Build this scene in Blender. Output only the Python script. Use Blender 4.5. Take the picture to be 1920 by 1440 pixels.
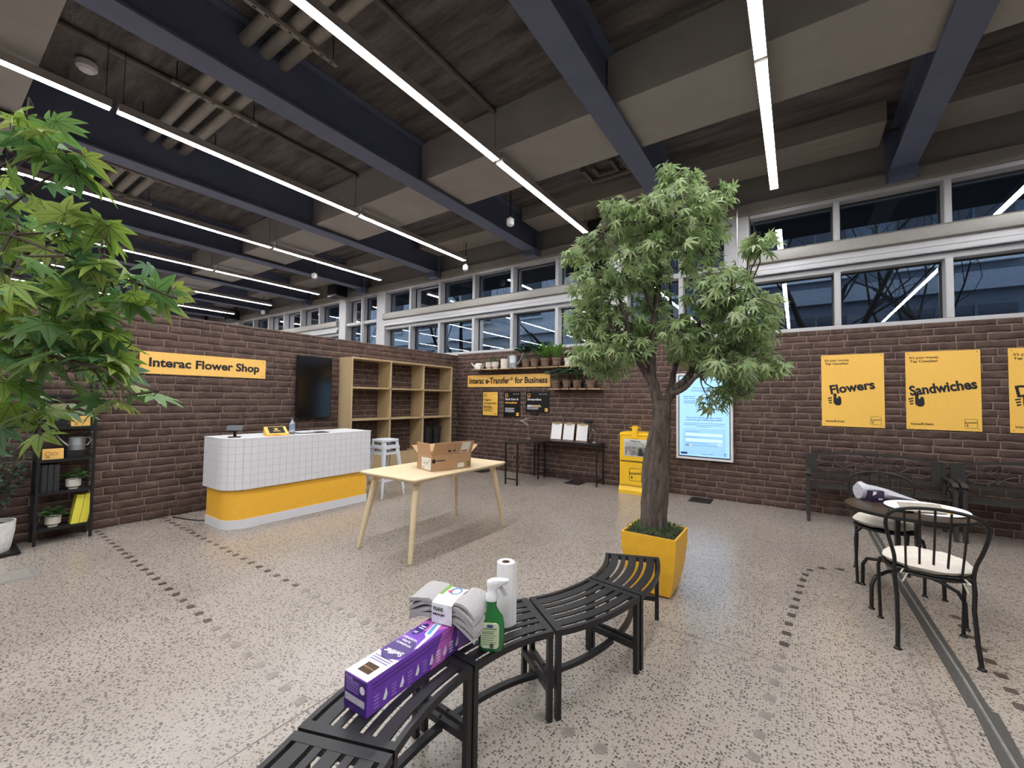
import bpy, bmesh, math, random
from mathutils import Vector, Matrix
random.seed(7)
for o in list(bpy.data.objects): bpy.data.objects.remove(o)
S = bpy.context.scene
COL = S.collection
R = math.radians
# ------------------------------------------------------------------ camera, world, exposure
CAM = Vector((0, 0, 1.475))
YAW, PIT, ROL, FPX = R(34.344), R(2.106), R(0.769), 781.36
FW = Vector((-math.sin(YAW) * math.cos(PIT), math.cos(YAW) * math.cos(PIT), math.sin(PIT)))
_r = Vector((math.cos(YAW), math.sin(YAW), 0)); _u = _r.cross(FW)
RT = math.cos(ROL) * _r + math.sin(ROL) * _u
UP = -math.sin(ROL) * _r + math.cos(ROL) * _u
cam = bpy.data.cameras.new('camera'); camo = bpy.data.objects.new('camera', cam); COL.objects.link(camo)
cam.sensor_width = 36; cam.lens = FPX / 1920 * 36; cam.clip_start = 0.02; cam.clip_end = 200
m = Matrix((RT, UP, -FW)).transposed().to_4x4(); m.translation = CAM
camo.matrix_world = m
S.camera = camo
W = bpy.data.worlds.new('dusk_sky'); S.world = W; W.use_nodes = True
bg = W.node_tree.nodes['Background']; bg.inputs[0].default_value = (0.42, 0.56, 0.78, 1); bg.inputs[1].default_value = 1.15
LIGHT_STRENGTH = 64.0
S.view_settings.view_transform = 'Standard'; S.view_settings.look = 'None'
S.view_settings.gamma = 1; S.view_settings.use_curve_mapping = False
S.view_settings.exposure = 0.3

def project(p):
    d = Vector(p) - CAM; z = d.dot(FW)
    if z < 0.05: return None
    return 960 + FPX * d.dot(RT) / z, 720 - FPX * d.dot(UP) / z, z

# ------------------------------------------------------------------ materials
def srgb(c):
    if isinstance(c, str):
        c = [int(c[i:i + 2], 16) / 255 for i in (0, 2, 4)]
    return tuple(x / 12.92 if x <= 0.04045 else ((x + 0.055) / 1.055) ** 2.4 for x in c[:3]) + (1,)
MATS = {}
def mat(name, col, rough=0.5, metal=0.0, var=0.12, scale=18.0, bump=0.0, bscale=60.0, emit=0.0, stretch=None, rnd=0.0, spec=0.5, trans=0.0, coat=0.0, bdist=.01):
    """principled colour with noise variation, optional relief, per-object variation"""
    if name in MATS: return MATS[name]
    M = bpy.data.materials.new(name); M.use_nodes = True; N = M.node_tree.nodes; L = M.node_tree.links
    b = N['Principled BSDF']; c = srgb(col)
    b.inputs['Roughness'].default_value = rough; b.inputs['Metallic'].default_value = metal
    b.inputs['Specular IOR Level'].default_value = spec
    b.inputs['Coat Weight'].default_value = coat
    if trans: b.inputs['Transmission Weight'].default_value = trans
    tc = N.new('ShaderNodeTexCoord'); mp = N.new('ShaderNodeMapping'); L.new(tc.outputs['Object'], mp.inputs[0])
    if stretch: mp.inputs['Scale'].default_value = stretch
    nz = N.new('ShaderNodeTexNoise'); nz.inputs['Scale'].default_value = scale; nz.inputs['Detail'].default_value = 5
    L.new(mp.outputs[0], nz.inputs['Vector'])
    rp = N.new('ShaderNodeValToRGB')
    rp.color_ramp.elements[0].position = 0.3; rp.color_ramp.elements[1].position = 0.72
    rp.color_ramp.elements[0].color = tuple(x * (1 - var) for x in c[:3]) + (1,)
    rp.color_ramp.elements[1].color = tuple(min(1, x * (1 + var)) for x in c[:3]) + (1,)
    L.new(nz.outputs['Fac'], rp.inputs[0])
    out = rp.outputs[0]
    if rnd:
        oi = N.new('ShaderNodeObjectInfo'); ge = N.new('ShaderNodeNewGeometry'); ad = N.new('ShaderNodeMath'); ad.operation = 'ADD'
        L.new(oi.outputs['Random'], ad.inputs[0]); L.new(ge.outputs['Random Per Island'], ad.inputs[1])
        fr = N.new('ShaderNodeMath'); fr.operation = 'FRACT'; L.new(ad.outputs[0], fr.inputs[0])
        mr = N.new('ShaderNodeMapRange'); mr.inputs['To Min'].default_value = 1 - rnd; mr.inputs['To Max'].default_value = 1 + rnd
        L.new(fr.outputs[0], mr.inputs[0])
        mx = N.new('ShaderNodeVectorMath'); mx.operation = 'SCALE'; L.new(out, mx.inputs[0]); L.new(mr.outputs[0], mx.inputs['Scale'])
        out = mx.outputs[0]
    L.new(out, b.inputs['Base Color'])
    if emit:
        L.new(out, b.inputs['Emission Color']); b.inputs['Emission Strength'].default_value = emit
    if bump:
        n2 = N.new('ShaderNodeTexNoise'); n2.inputs['Scale'].default_value = bscale; n2.inputs['Detail'].default_value = 6
        L.new(mp.outputs[0], n2.inputs['Vector'])
        bp = N.new('ShaderNodeBump'); bp.inputs['Strength'].default_value = bump; bp.inputs['Distance'].default_value = bdist
        L.new(n2.outputs['Fac'], bp.inputs['Height']); L.new(bp.outputs[0], b.inputs['Normal'])
    MATS[name] = M
    return M
def terrazzo():
    M = bpy.data.materials.new('terrazzo_floor'); M.use_nodes = True; N = M.node_tree.nodes; L = M.node_tree.links
    b = N['Principled BSDF']; tc = N.new('ShaderNodeTexCoord')
    def chips(scale, lo, hi, cols, seed):
        mp = N.new('ShaderNodeMapping'); mp.inputs['Location'].default_value = (seed, seed * 2, 0); L.new(tc.outputs['Object'], mp.inputs[0])
        wn = N.new('ShaderNodeTexNoise'); wn.inputs['Scale'].default_value = scale * 1.3; wn.inputs['Detail'].default_value = 1
        L.new(mp.outputs[0], wn.inputs['Vector'])
        ma = N.new('ShaderNodeVectorMath'); ma.operation = 'MULTIPLY_ADD'
        ma.inputs[1].default_value = (0.28 / scale,) * 3; L.new(wn.outputs['Color'], ma.inputs[0]); L.new(mp.outputs[0], ma.inputs[2])
        v = N.new('ShaderNodeTexVoronoi'); v.voronoi_dimensions = '2D'; v.inputs['Scale'].default_value = scale; v.distance = 'MINKOWSKI'
        v.inputs['Exponent'].default_value = 1.4; L.new(ma.outputs[0], v.inputs['Vector'])
        sp = N.new('ShaderNodeSeparateColor'); L.new(v.outputs['Color'], sp.inputs[0])
        mr = N.new('ShaderNodeMapRange'); mr.inputs['To Min'].default_value = lo; mr.inputs['To Max'].default_value = hi; L.new(sp.outputs[0], mr.inputs[0])
        lt = N.new('ShaderNodeMath'); lt.operation = 'LESS_THAN'; L.new(v.outputs['Distance'], lt.inputs[0]); L.new(mr.outputs[0], lt.inputs[1])
        rp = N.new('ShaderNodeValToRGB'); rp.color_ramp.interpolation = 'LINEAR'
        rp.color_ramp.elements[0].color = srgb(cols[0]); rp.color_ramp.elements[1].color = srgb(cols[-1])
        for i, c in enumerate(cols[1:-1]): rp.color_ramp.elements.new((i + 1) / (len(cols) - 1)).color = srgb(c)
        L.new(sp.outputs[1], rp.inputs[0])
        return lt.outputs[0], rp.outputs[0]
    nz = N.new('ShaderNodeTexNoise'); nz.inputs['Scale'].default_value = 1.1; nz.inputs['Detail'].default_value = 4; L.new(tc.outputs['Object'], nz.inputs['Vector'])
    base = N.new('ShaderNodeValToRGB'); base.color_ramp.elements[0].position = .3; base.color_ramp.elements[1].position = .7
    base.color_ramp.elements[0].color = srgb('978e86'); base.color_ramp.elements[1].color = srgb('a59c93')
    L.new(nz.outputs['Fac'], base.inputs[0])
    col = base.outputs[0]
    for f, c in (chips(150, .05, .45, ['7e756d', 'a2978b', '645c56'], 3.1), chips(70, -.08, .55, ['4a4440', '6e6660', '57504c', '94897e', '403b38'], 0.7)):
        mx = N.new('ShaderNodeMix'); mx.data_type = 'RGBA'; L.new(f, mx.inputs[0]); L.new(col, mx.inputs[6]); L.new(c, mx.inputs[7]); col = mx.outputs[2]
    L.new(col, b.inputs['Base Color'])
    b.inputs['Roughness'].default_value = 0.26; b.inputs['Specular IOR Level'].default_value = 0.5
    MATS['terrazzo'] = M
    return M
def deck_mat():
    M = bpy.data.materials.new('board_marked_concrete'); M.use_nodes = True; N = M.node_tree.nodes; L = M.node_tree.links
    b = N['Principled BSDF']; b.inputs['Roughness'].default_value = .85
    tc = N.new('ShaderNodeTexCoord'); mp = N.new('ShaderNodeMapping'); mp.inputs['Scale'].default_value = (.35, 2.4, 1); L.new(tc.outputs['Object'], mp.inputs[0])
    n1 = N.new('ShaderNodeTexNoise'); n1.inputs['Scale'].default_value = 2.2; n1.inputs['Detail'].default_value = 8; n1.inputs['Roughness'].default_value = .7; L.new(mp.outputs[0], n1.inputs['Vector'])
    rp = N.new('ShaderNodeValToRGB'); rp.color_ramp.elements[0].position = .36; rp.color_ramp.elements[1].position = .66
    rp.color_ramp.elements[0].color = srgb('3d3939'); rp.color_ramp.elements[1].color = srgb('76706e')
    L.new(n1.outputs['Fac'], rp.inputs[0]); L.new(rp.outputs[0], b.inputs['Base Color'])
    n2 = N.new('ShaderNodeTexNoise'); n2.inputs['Scale'].default_value = 30; n2.inputs['Detail'].default_value = 8; L.new(tc.outputs['Object'], n2.inputs['Vector'])
    ad = N.new('ShaderNodeMath'); ad.operation = 'ADD'; L.new(n1.outputs['Fac'], ad.inputs[0]); L.new(n2.outputs['Fac'], ad.inputs[1])
    bp = N.new('ShaderNodeBump'); bp.inputs['Strength'].default_value = .7; bp.inputs['Distance'].default_value = .04; L.new(ad.outputs[0], bp.inputs['Height']); L.new(bp.outputs[0], b.inputs['Normal'])
    return M
def glass_mat():
    M = bpy.data.materials.new('window_glass'); M.use_nodes = True; N = M.node_tree.nodes; L = M.node_tree.links
    N.remove(N['Principled BSDF']); o = N['Material Output']
    t = N.new('ShaderNodeBsdfTransparent'); t.inputs[0].default_value = (.80, .86, .9, 1)
    g = N.new('ShaderNodeBsdfGlossy'); g.inputs['Roughness'].default_value = .0; g.inputs[0].default_value = (.9, .95, 1, 1)
    fr = N.new('ShaderNodeFresnel'); fr.inputs[0].default_value = 1.55
    ml = N.new('ShaderNodeMath'); ml.operation = 'MULTIPLY_ADD'; ml.inputs[1].default_value = 1.4; ml.inputs[2].default_value = .03; L.new(fr.outputs[0], ml.inputs[0])
    nz = N.new('ShaderNodeTexNoise'); nz.inputs['Scale'].default_value = .8; mr = N.new('ShaderNodeMapRange'); mr.inputs['To Min'].default_value = .95; mr.inputs['To Max'].default_value = 1.05
    L.new(nz.outputs['Fac'], mr.inputs[0]); m2 = N.new('ShaderNodeMath'); m2.operation = 'MULTIPLY'; L.new(ml.outputs[0], m2.inputs[0]); L.new(mr.outputs[0], m2.inputs[1])
    mx = N.new('ShaderNodeMixShader'); L.new(m2.outputs[0], mx.inputs[0]); L.new(t.outputs[0], mx.inputs[1]); L.new(g.outputs[0], mx.inputs[2])
    L.new(mx.outputs[0], o.inputs[0])
    return M
def leaf_mat(name, cols, vein):
    """leaf colour by per-leaf random, dark veins from the 'vein' attribute"""
    M = bpy.data.materials.new(name); M.use_nodes = True; N = M.node_tree.nodes; L = M.node_tree.links
    b = N['Principled BSDF']; b.inputs['Roughness'].default_value = .5
    oi = N.new('ShaderNodeObjectInfo'); ge = N.new('ShaderNodeNewGeometry'); ad = N.new('ShaderNodeMath'); ad.operation = 'ADD'
    L.new(oi.outputs['Random'], ad.inputs[0]); L.new(ge.outputs['Random Per Island'], ad.inputs[1])
    fr = N.new('ShaderNodeMath'); fr.operation = 'FRACT'; L.new(ad.outputs[0], fr.inputs[0])
    rp = N.new('ShaderNodeValToRGB'); rp.color_ramp.elements[0].color = srgb(cols[0]); rp.color_ramp.elements[1].color = srgb(cols[-1])
    for i, c in enumerate(cols[1:-1]): rp.color_ramp.elements.new((i + 1) / (len(cols) - 1)).color = srgb(c)
    L.new(fr.outputs[0], rp.inputs[0])
    tc = N.new('ShaderNodeTexCoord'); nz = N.new('ShaderNodeTexNoise'); nz.inputs['Scale'].default_value = 14; nz.inputs['Detail'].default_value = 4; L.new(tc.outputs['Object'], nz.inputs['Vector'])
    mr = N.new('ShaderNodeMapRange'); mr.inputs['To Min'].default_value = .7; mr.inputs['To Max'].default_value = 1.3; L.new(nz.outputs['Fac'], mr.inputs[0])
    sc = N.new('ShaderNodeVectorMath'); sc.operation = 'SCALE'; L.new(rp.outputs[0], sc.inputs[0]); L.new(mr.outputs[0], sc.inputs['Scale'])
    at = N.new('ShaderNodeAttribute'); at.attribute_name = 'vein'
    vr = N.new('ShaderNodeMapRange'); vr.inputs['From Min'].default_value = .02; vr.inputs['From Max'].default_value = .14; vr.clamp = True; L.new(at.outputs['Fac'], vr.inputs[0])
    mx = N.new('ShaderNodeMix'); mx.data_type = 'RGBA'; L.new(vr.outputs[0], mx.inputs[0]); mx.inputs[6].default_value = srgb(vein); L.new(sc.outputs[0], mx.inputs[7])
    L.new(mx.outputs[2], b.inputs['Base Color'])
    tr = N.new('ShaderNodeBsdfTranslucent'); L.new(mx.outputs[2], tr.inputs[0])
    ms = N.new('ShaderNodeMixShader'); ms.inputs[0].default_value = .38; L.new(b.outputs[0], ms.inputs[1]); L.new(tr.outputs[0], ms.inputs[2])
    L.new(ms.outputs[0], N['Material Output'].inputs[0])
    return M

# ------------------------------------------------------------------ mesh building
class MB:
    def __init__(s): s.v = []; s.f = []
    def add(s, vs, fs, M=None):
        n = len(s.v); s.v += [tuple(M @ Vector(p)) if M else tuple(p) for p in vs]; s.f += [tuple(n + i for i in f) for f in fs]; return s
    def box(s, x0, x1, y0, y1, z0, z1, M=None):
        vs = [(x0, y0, z0), (x1, y0, z0), (x1, y1, z0), (x0, y1, z0), (x0, y0, z1), (x1, y0, z1), (x1, y1, z1), (x0, y1, z1)]
        return s.add(vs, [(3, 2, 1, 0), (4, 5, 6, 7), (0, 1, 5, 4), (1, 2, 6, 5), (2, 3, 7, 6), (3, 0, 4, 7)], M)
    def prism(s, pts, z0, z1, M=None):            # 2D outline in x,y, extruded in z
        n = len(pts)
        vs = [(p[0], p[1], z0) for p in pts] + [(p[0], p[1], z1) for p in pts]
        return s.add(vs, [tuple(range(n - 1, -1, -1)), tuple(range(n, 2 * n))] + [(i, (i + 1) % n, n + (i + 1) % n, n + i) for i in range(n)], M)
    def plate(s, pts, y0, y1, M=None):            # 2D outline in x,z, extruded in y (y0 front)
        n = len(pts)
        vs = [(p[0], y0, p[1]) for p in pts] + [(p[0], y1, p[1]) for p in pts]
        return s.add(vs, [tuple(range(n)), tuple(range(2 * n - 1, n - 1, -1))] + [(i, n + i, n + (i + 1) % n, (i + 1) % n) for i in range(n)], M)
    def lathe(s, prof, c=(0, 0), seg=20, M=None): # profile of (r,z)
        vs = []; fs = []; k = len(prof)
        for j in range(seg):
            a = 2 * math.pi * j / seg
            for r, z in prof: vs.append((c[0] + r * math.cos(a), c[1] + r * math.sin(a), z))
        for j in range(seg):
            for i in range(k - 1):
                a, b2 = j * k + i, ((j + 1) % seg) * k + i
                fs.append((a, b2, b2 + 1, a + 1))
        if prof[0][0] > 1e-6: fs.append(tuple(j * k for j in range(seg - 1, -1, -1)))
        if prof[-1][0] > 1e-6: fs.append(tuple(j * k + k - 1 for j in range(seg)))
        return s.add(vs, fs, M)
    def tube(s, path, r, seg=8, M=None, closed=False):
        path = [Vector(p) for p in path]; n = len(path); vs = []; fs = []
        rr = r if isinstance(r, (list, tuple)) else [r] * n
        nv = None
        for i, p in enumerate(path):
            if closed: t = path[(i + 1) % n] - path[i - 1]
            else: t = path[min(i + 1, n - 1)] - path[max(i - 1, 0)]
            if t.length < 1e-9: t = Vector((0, 0, 1))
            t.normalize()
            if nv is None:
                nv = t.cross(Vector((0, 0, 1)) if abs(t.z) < .9 else Vector((1, 0, 0)))
            nv = nv - t * nv.dot(t); nv.normalize(); b = t.cross(nv)
            for j in range(seg):
                a = 2 * math.pi * j / seg
                vs.append(p + (nv * math.cos(a) + b * math.sin(a)) * rr[i])
        m = n if closed else n - 1
        for i in range(m):
            for j in range(seg):
                a, b2 = i * seg + j, i * seg + (j + 1) % seg
                c, d = ((i + 1) % n) * seg + j, ((i + 1) % n) * seg + (j + 1) % seg
                fs.append((a, b2, d, c))
        if not closed: fs += [tuple(range(seg - 1, -1, -1)), tuple(range((n - 1) * seg, n * seg))]
        return s.add(vs, fs, M)
    def bar(s, path, w, h, M=None, up=(0, 0, 1)):  # rectangular section swept along a path, w across, h along up
        path = [Vector(p) for p in path]; n = len(path); vs = []; fs = []; U = Vector(up)
        for i, p in enumerate(path):
            t = path[min(i + 1, n - 1)] - path[max(i - 1, 0)]; t.normalize()
            c = t.cross(U); c.normalize(); u2 = c.cross(t)
            for a, b2 in ((-1, -1), (1, -1), (1, 1), (-1, 1)): vs.append(p + c * a * w / 2 + u2 * b2 * h / 2)
        for i in range(n - 1):
            for j in range(4):
                fs.append((i * 4 + j, i * 4 + (j + 1) % 4, i * 4 + 4 + (j + 1) % 4, i * 4 + 4 + j))
        fs += [(3, 2, 1, 0), tuple(range(4 * n - 4, 4 * n))]
        return s.add(vs, fs, M)
    def build(s, name, material, parent=None, loc=(0, 0, 0), rotz=0, smooth=False, bevel=0, rot=None, auto=None):
        me = bpy.data.meshes.new(name); me.from_pydata([tuple(v) for v in s.v], [], s.f)
        bm = bmesh.new(); bm.from_mesh(me); bmesh.ops.recalc_face_normals(bm, faces=bm.faces)
        if bevel: bmesh.ops.bevel(bm, geom=list(bm.edges), offset=bevel, segments=2, affect='EDGES', clamp_overlap=True)
        bm.to_mesh(me); bm.free()
        if smooth:
            me.polygons.foreach_set('use_smooth', [True] * len(me.polygons))
            me.set_sharp_from_angle(angle=R(auto or 40))
        me.materials.append(material)
        return link(name, me, parent, loc, rot or (0, 0, rotz))
def link(name, me, parent=None, loc=(0, 0, 0), rot=(0, 0, 0), scale=None):
    o = bpy.data.objects.new(name, me); COL.objects.link(o); o.location = loc; o.rotation_euler = rot
    if scale: o.scale = scale
    if parent: o.parent = parent
    return o
def tag(o, label, cat, group=None):
    o['label'] = label; o['category'] = cat
    if group: o['group'] = group
    return o
def thing(name, label, cat, loc=(0, 0, 0), rotz=0, group=None):
    o = bpy.data.objects.new(name, None); COL.objects.link(o); o.location = loc; o.rotation_euler = (0, 0, rotz); o.empty_display_size = .05
    return tag(o, label, cat, group)
def struct(o, label=None):
    o['kind'] = 'structure'
    if label: o['label'] = label
    return o
def stuff(o): o['kind'] = 'stuff'; return o
def text(s, material, parent, x, z, h=None, w=None, y=0.0, bold=0.0, align='L', rot=0.0, name='lettering', shear=0, body_h=None):
    """lettering lying in the local x,z plane facing -y; fitted to cap height h or width w, left/centre at x, baseline z"""
    c = bpy.data.curves.new('t', 'FONT'); c.body = s; c.size = 1; c.offset = bold; c.extrude = .004; c.resolution_u = 3; c.shear = shear
    o = bpy.data.objects.new('t', c); me = bpy.data.meshes.new_from_object(o); bpy.data.objects.remove(o); bpy.data.curves.remove(c)
    xs = [v.co.x for v in me.vertices]
    if not xs: return
    x0, x1 = min(xs), max(xs)
    sx = (w / (x1 - x0)) if w else h / .72
    sz = (h / .72) if h else sx
    ca, sa = math.cos(rot), math.sin(rot)
    for v in me.vertices:
        a = (v.co.x - x0) * sx
        if align == 'C': a -= (x1 - x0) * sx / 2
        b = v.co.y * sz
        d = v.co.z * .25
        v.co = (x + a * ca - b * sa, y - .0012 + d, z + a * sa + b * ca)
    me.materials.clear(); me.materials.append(material)
    return link(name, me, parent)
def rrect(x0, x1, z0, z1, r, k=5):
    p = []
    for cx, cz, a0 in ((x1 - r, z0 + r, -90), (x1 - r, z1 - r, 0), (x0 + r, z1 - r, 90), (x0 + r, z0 + r, 180)):
        for i in range(k + 1):
            a = R(a0 + 90 * i / k); p.append((cx + r * math.cos(a), cz + r * math.sin(a)))
    return p
def ring(mb, outer, inner, y0, y1):               # frame between two outlines with equal point counts, facing -y
    n = len(outer)
    vs = [(p[0], y0, p[1]) for p in outer] + [(p[0], y0, p[1]) for p in inner] + [(p[0], y1, p[1]) for p in outer] + [(p[0], y1, p[1]) for p in inner]
    fs = []
    for i in range(n):
        j = (i + 1) % n
        fs += [(i, j, n + j, n + i), (i, 2 * n + i, 2 * n + j, j), (n + i, n + j, 3 * n + j, 3 * n + i), (2 * n + i, 3 * n + i, 3 * n + j, 2 * n + j)]
    mb.add(vs, fs); return mb
def arc(c, r, a0, a1, n=10, plane='xz', off=0):
    o = []
    for i in range(n + 1):
        a = R(a0 + (a1 - a0) * i / n); p, q = c[0] + r * math.cos(a), c[1] + r * math.sin(a)
        o.append({'xz': (p, off, q), 'xy': (p, q, off), 'yz': (off, p, q)}[plane])
    return o
def copy_tree(o, parent=None):
    c = o.copy(); COL.objects.link(c); c.parent = parent
    for ch in list(o.children): copy_tree(ch, c)
    return c

BLACK = mat('black_powder_coat', '1b1b1d', .45, .2, .15)
DARKM = mat('dark_metal', '222022', .5, .5, .15)
YEL = mat('yellow_panel', 'f4bf55', .5, 0, .03)
INK = mat('black_print', '17151a', .6, 0, .05)
WHITEP = mat('white_paint', 'd9d8d8', .45, 0, .03)
PAPER = mat('white_paper', 'e6e5e6', .7, 0, .02)
GREYT = mat('grey_print', '6f7d8c', .6, 0, .05)
WOODK = mat('oak_laminate', 'bfa780', .55, 0, .1, 6, stretch=(1, 1, .12))
STEEL = mat('galvanised_steel', 'b4b9bd', .38, .85, .12, 10)
CHROME = mat('brushed_chrome', 'a9a9a8', .3, .9, .08)
# ------------------------------------------------------------------ floor
TZ = terrazzo()
fl = struct(MB().box(-21, 6, -6, 7.6, -.12, 0).build('floor', TZ))
jm = mat('floor_joint', '776e67', .6, 0, .1)
for x in (-1.92, .53, 2.98):
    MB().box(x - .004, x + .004, -6, 7.3, -.002, .0006).build('joint_strip', jm, fl)
for y in (2.87, 5.32):
    MB().box(-12, 5, y - .004, y + .004, -.002, .0007).build('joint_strip', jm, fl)
# pebble inlay lines set in the floor
peb_d = mat('dark_pebble', '47413e', .35, 0, .12, rnd=.12); peb_l = mat('pale_pebble', '7d7670', .35, 0, .12, rnd=.08)
def pebble_mesh(w, l):
    pts = [(l / 2 * (abs(math.cos(t)) ** .45) * math.copysign(1, math.cos(t)), w / 2 * (abs(math.sin(t)) ** .45) * math.copysign(1, math.sin(t))) for t in [2 * math.pi * i / 16 for i in range(16)]]
    b = MB().prism(pts, -.004, .0015); return b
pm = {}
for k, mm in (('d', peb_d), ('l', peb_l)):
    o = pebble_mesh(.05, .056).build('inlay_pebble', mm, fl); pm[k] = o.data; bpy.data.objects.remove(o)
def pebbles(path, dark):
    path = [Vector((p[0], p[1], 0)) for p in path]; d = 0; step = .15
    for a, b in zip(path, path[1:]):
        L = (b - a).length; t = (b - a).normalized()
        while d < L:
            p = a + t * d
            link('inlay_pebble', pm['d' if dark(p) else 'l'], fl, p, (0, 0, math.atan2(t.y, t.x)), (random.uniform(.9, 1.1), random.uniform(.9, 1.1), 1)); d += step
        d -= L
pebbles([(-6.2, 1.24), (-3.3, 1.19), (-1.8, 1.14)], lambda p: p.x < -3.2)
pebbles([(-6.25, 1.82), (-3.28, 1.795), (-1.3, 1.74), (-.3, 1.72)], lambda p: p.x < -3.2)
pebbles([(.45, 4.81), (.25, 4.76), (.13, 4.68), (.06, 4.55), (.02, 4.23), (-.055, 3.43), (-.1, 2.8), (-.155, 2.15), (-.2, 1.6)], lambda p: p.y > 3.1)
pebbles([(.9, 4.2), (.91, 3.4), (.89, 3.1), (.85, 2.5)], lambda p: True)
hm = mat('floor_hatch_metal', '8f8b85', .5, .2, .12)
h = thing('floor_hatch', 'square grey flush hatch plate set in terrazzo near white planter', 'hatch', (-5.22, .55, 0))
MB().box(-.16, .16, -.2, .14, -.002, .003).build('frame', hm, h)
MB().box(-.12, .12, -.16, .1, .003, .0045).build('lid', mat('hatch_lid', '9c968f', .45, .2, .1), h)
tp = thing('cable_cover', 'dark grey taped cable cover strip running along floor past bistro table', 'cable cover', (.72, 0, 0))
tm = mat('gaffer_tape', '464441', .7, 0, .15, 25, stretch=(6, .6, 1))
MB().bar([(-.01, 6.5, .0015), (-.02, 5, .0015), (.0, 3.3, .0015), (.0, 3.0, .0015)], .085, .003).build('tape', tm, tp)
MB().bar([(.02, 3.02, .002), (-.0, 2.6, .002), (-.01, 1.2, .002)], .088, .003).build('tape', tm, tp)
MB().tube([(-.01, 6.5, .003), (-.02, 5, .003), (.01, 3.3, .003), (0, 1.2, .003)], .007, 6).build('cable_ridge', mat('tape_ridge', '7d7b77', .6, 0, .2, 30), tp, smooth=True)

# ------------------------------------------------------------------ brick walls
BR = bpy.data.materials.new('brown_brick'); BR.use_nodes = True
def brick_mat():
    N = BR.node_tree.nodes; L = BR.node_tree.links; b = N['Principled BSDF']; b.inputs['Roughness'].default_value = .75; b.inputs['Specular IOR Level'].default_value = .3
    tc = N.new('ShaderNodeTexCoord'); ge = N.new('ShaderNodeNewGeometry'); oi = N.new('ShaderNodeObjectInfo')
    nz = N.new('ShaderNodeTexNoise'); nz.inputs['Scale'].default_value = 9; nz.inputs['Detail'].default_value = 8; nz.inputs['Roughness'].default_value = .65; L.new(ge.outputs['Position'], nz.inputs['Vector'])
    rp = N.new('ShaderNodeValToRGB'); e = rp.color_ramp.elements; e[0].position = .25; e[0].color = srgb('3c2e2b'); e[1].position = .8; e[1].color = srgb('786458')
    e.new(.5).color = srgb('52403a'); e.new(.62).color = srgb('5d4a42')
    L.new(nz.outputs['Fac'], rp.inputs[0])
    ad = N.new('ShaderNodeMath'); ad.operation = 'ADD'; L.new(oi.outputs['Random'], ad.inputs[0]); L.new(ge.outputs['Random Per Island'], ad.inputs[1])
    fr = N.new('ShaderNodeMath'); fr.operation = 'FRACT'; L.new(ad.outputs[0], fr.inputs[0])
    mr = N.new('ShaderNodeMapRange'); mr.inputs['To Min'].default_value = .86; mr.inputs['To Max'].default_value = 1.14; L.new(fr.outputs[0], mr.inputs[0])
    sc = N.new('ShaderNodeVectorMath'); sc.operation = 'SCALE'; L.new(rp.outputs[0], sc.inputs[0]); L.new(mr.outputs[0], sc.inputs['Scale']); L.new(sc.outputs[0], b.inputs['Base Color'])
    n2 = N.new('ShaderNodeTexNoise'); n2.inputs['Scale'].default_value = 45; n2.inputs['Detail'].default_value = 8; L.new(ge.outputs['Position'], n2.inputs['Vector'])
    bp = N.new('ShaderNodeBump'); bp.inputs['Strength'].default_value = .55; bp.inputs['Distance'].default_value = .012; L.new(n2.outputs['Fac'], bp.inputs['Height']); L.new(bp.outputs[0], b.inputs['Normal'])
brick_mat()
MORT = mat('brick_mortar', '877469', .9, 0, .25, 40, bump=.5, bscale=120)
VAR = []
for k in range(10):
    top = [(-.49 + .98 * i / 4, .46 + random.uniform(-.06, .05)) for i in range(5)]
    bot = [(.49 - .98 * i / 4, -.46 + random.uniform(-.05, .06)) for i in range(5)]
    ring_ = top[::-1] + bot[::-1]
    ring_ = [(x + random.uniform(-.006, .006), z) for x, z in ring_]
    vs = [(x, 0, z) for x, z in ring_] + [(x * .985, -.007, z * .88 + random.uniform(-.02, .02)) for x, z in ring_] + [(x * .94, -.0095 - random.uniform(0, .002), z * .68) for x, z in ring_]
    n = 10; fs = []
    for q in (0, n): fs += [(q + i, q + (i + 1) % n, q + n + (i + 1) % n, q + n + i) for i in range(n)]
    fs.append(tuple(range(2 * n, 3 * n)))
    b = MB().add(vs, fs); o = b.build('brick', BR, smooth=True, auto=60); VAR.append(o.data); bpy.data.objects.remove(o)
def brick_wall(name, L, H, loc, rotz, thick=.06):
    w = struct(MB().box(0, L, 0, thick, 0, H).build(name, MORT, None, loc, rotz))
    Mw = Matrix.Translation(loc) @ Matrix.Rotation(rotz, 4, 'Z')
    items = []; ch = .089; z = 0
    while z < H - .02:
        hh = min(ch, H - z); x = -random.uniform(0, .25)
        while x < L:
            l = random.choice((.15, .2, .24, .26, .28, .3, .33))
            a, b = max(x, 0), min(x + l, L)
            if b - a > .05: items.append(((a + b) / 2, z + hh / 2, b - a - .008, hh - .006))
            x += l
        z += ch
    def size(it):
        p = project(Mw @ Vector((it[0], 0, it[1])))
        if p is None or not (-20 < p[0] < 1940 and -20 < p[1] < 1460): return 0
        return it[2] * it[3] / p[2] ** 2
    items.sort(key=size, reverse=True)
    for it in items[:300]:
        link('brick', random.choice(VAR), w, (it[0], 0, it[1]), (0, 0, 0), (it[2], 1, it[3]))
    mb = MB()
    for it in items[300:]:
        v = random.choice(VAR)
        mb.add([(it[0] + p.co.x * it[2], p.co.y, it[1] + p.co.z * it[3]) for p in v.vertices], [tuple(p.vertices) for p in v.polygons])
    stuff(mb.build('brick_courses', BR, w, smooth=True, auto=60))
    return w
WA = brick_wall('wall_left', 9.55, 2.445, (-6.31, -2.5, 0), R(90))
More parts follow.
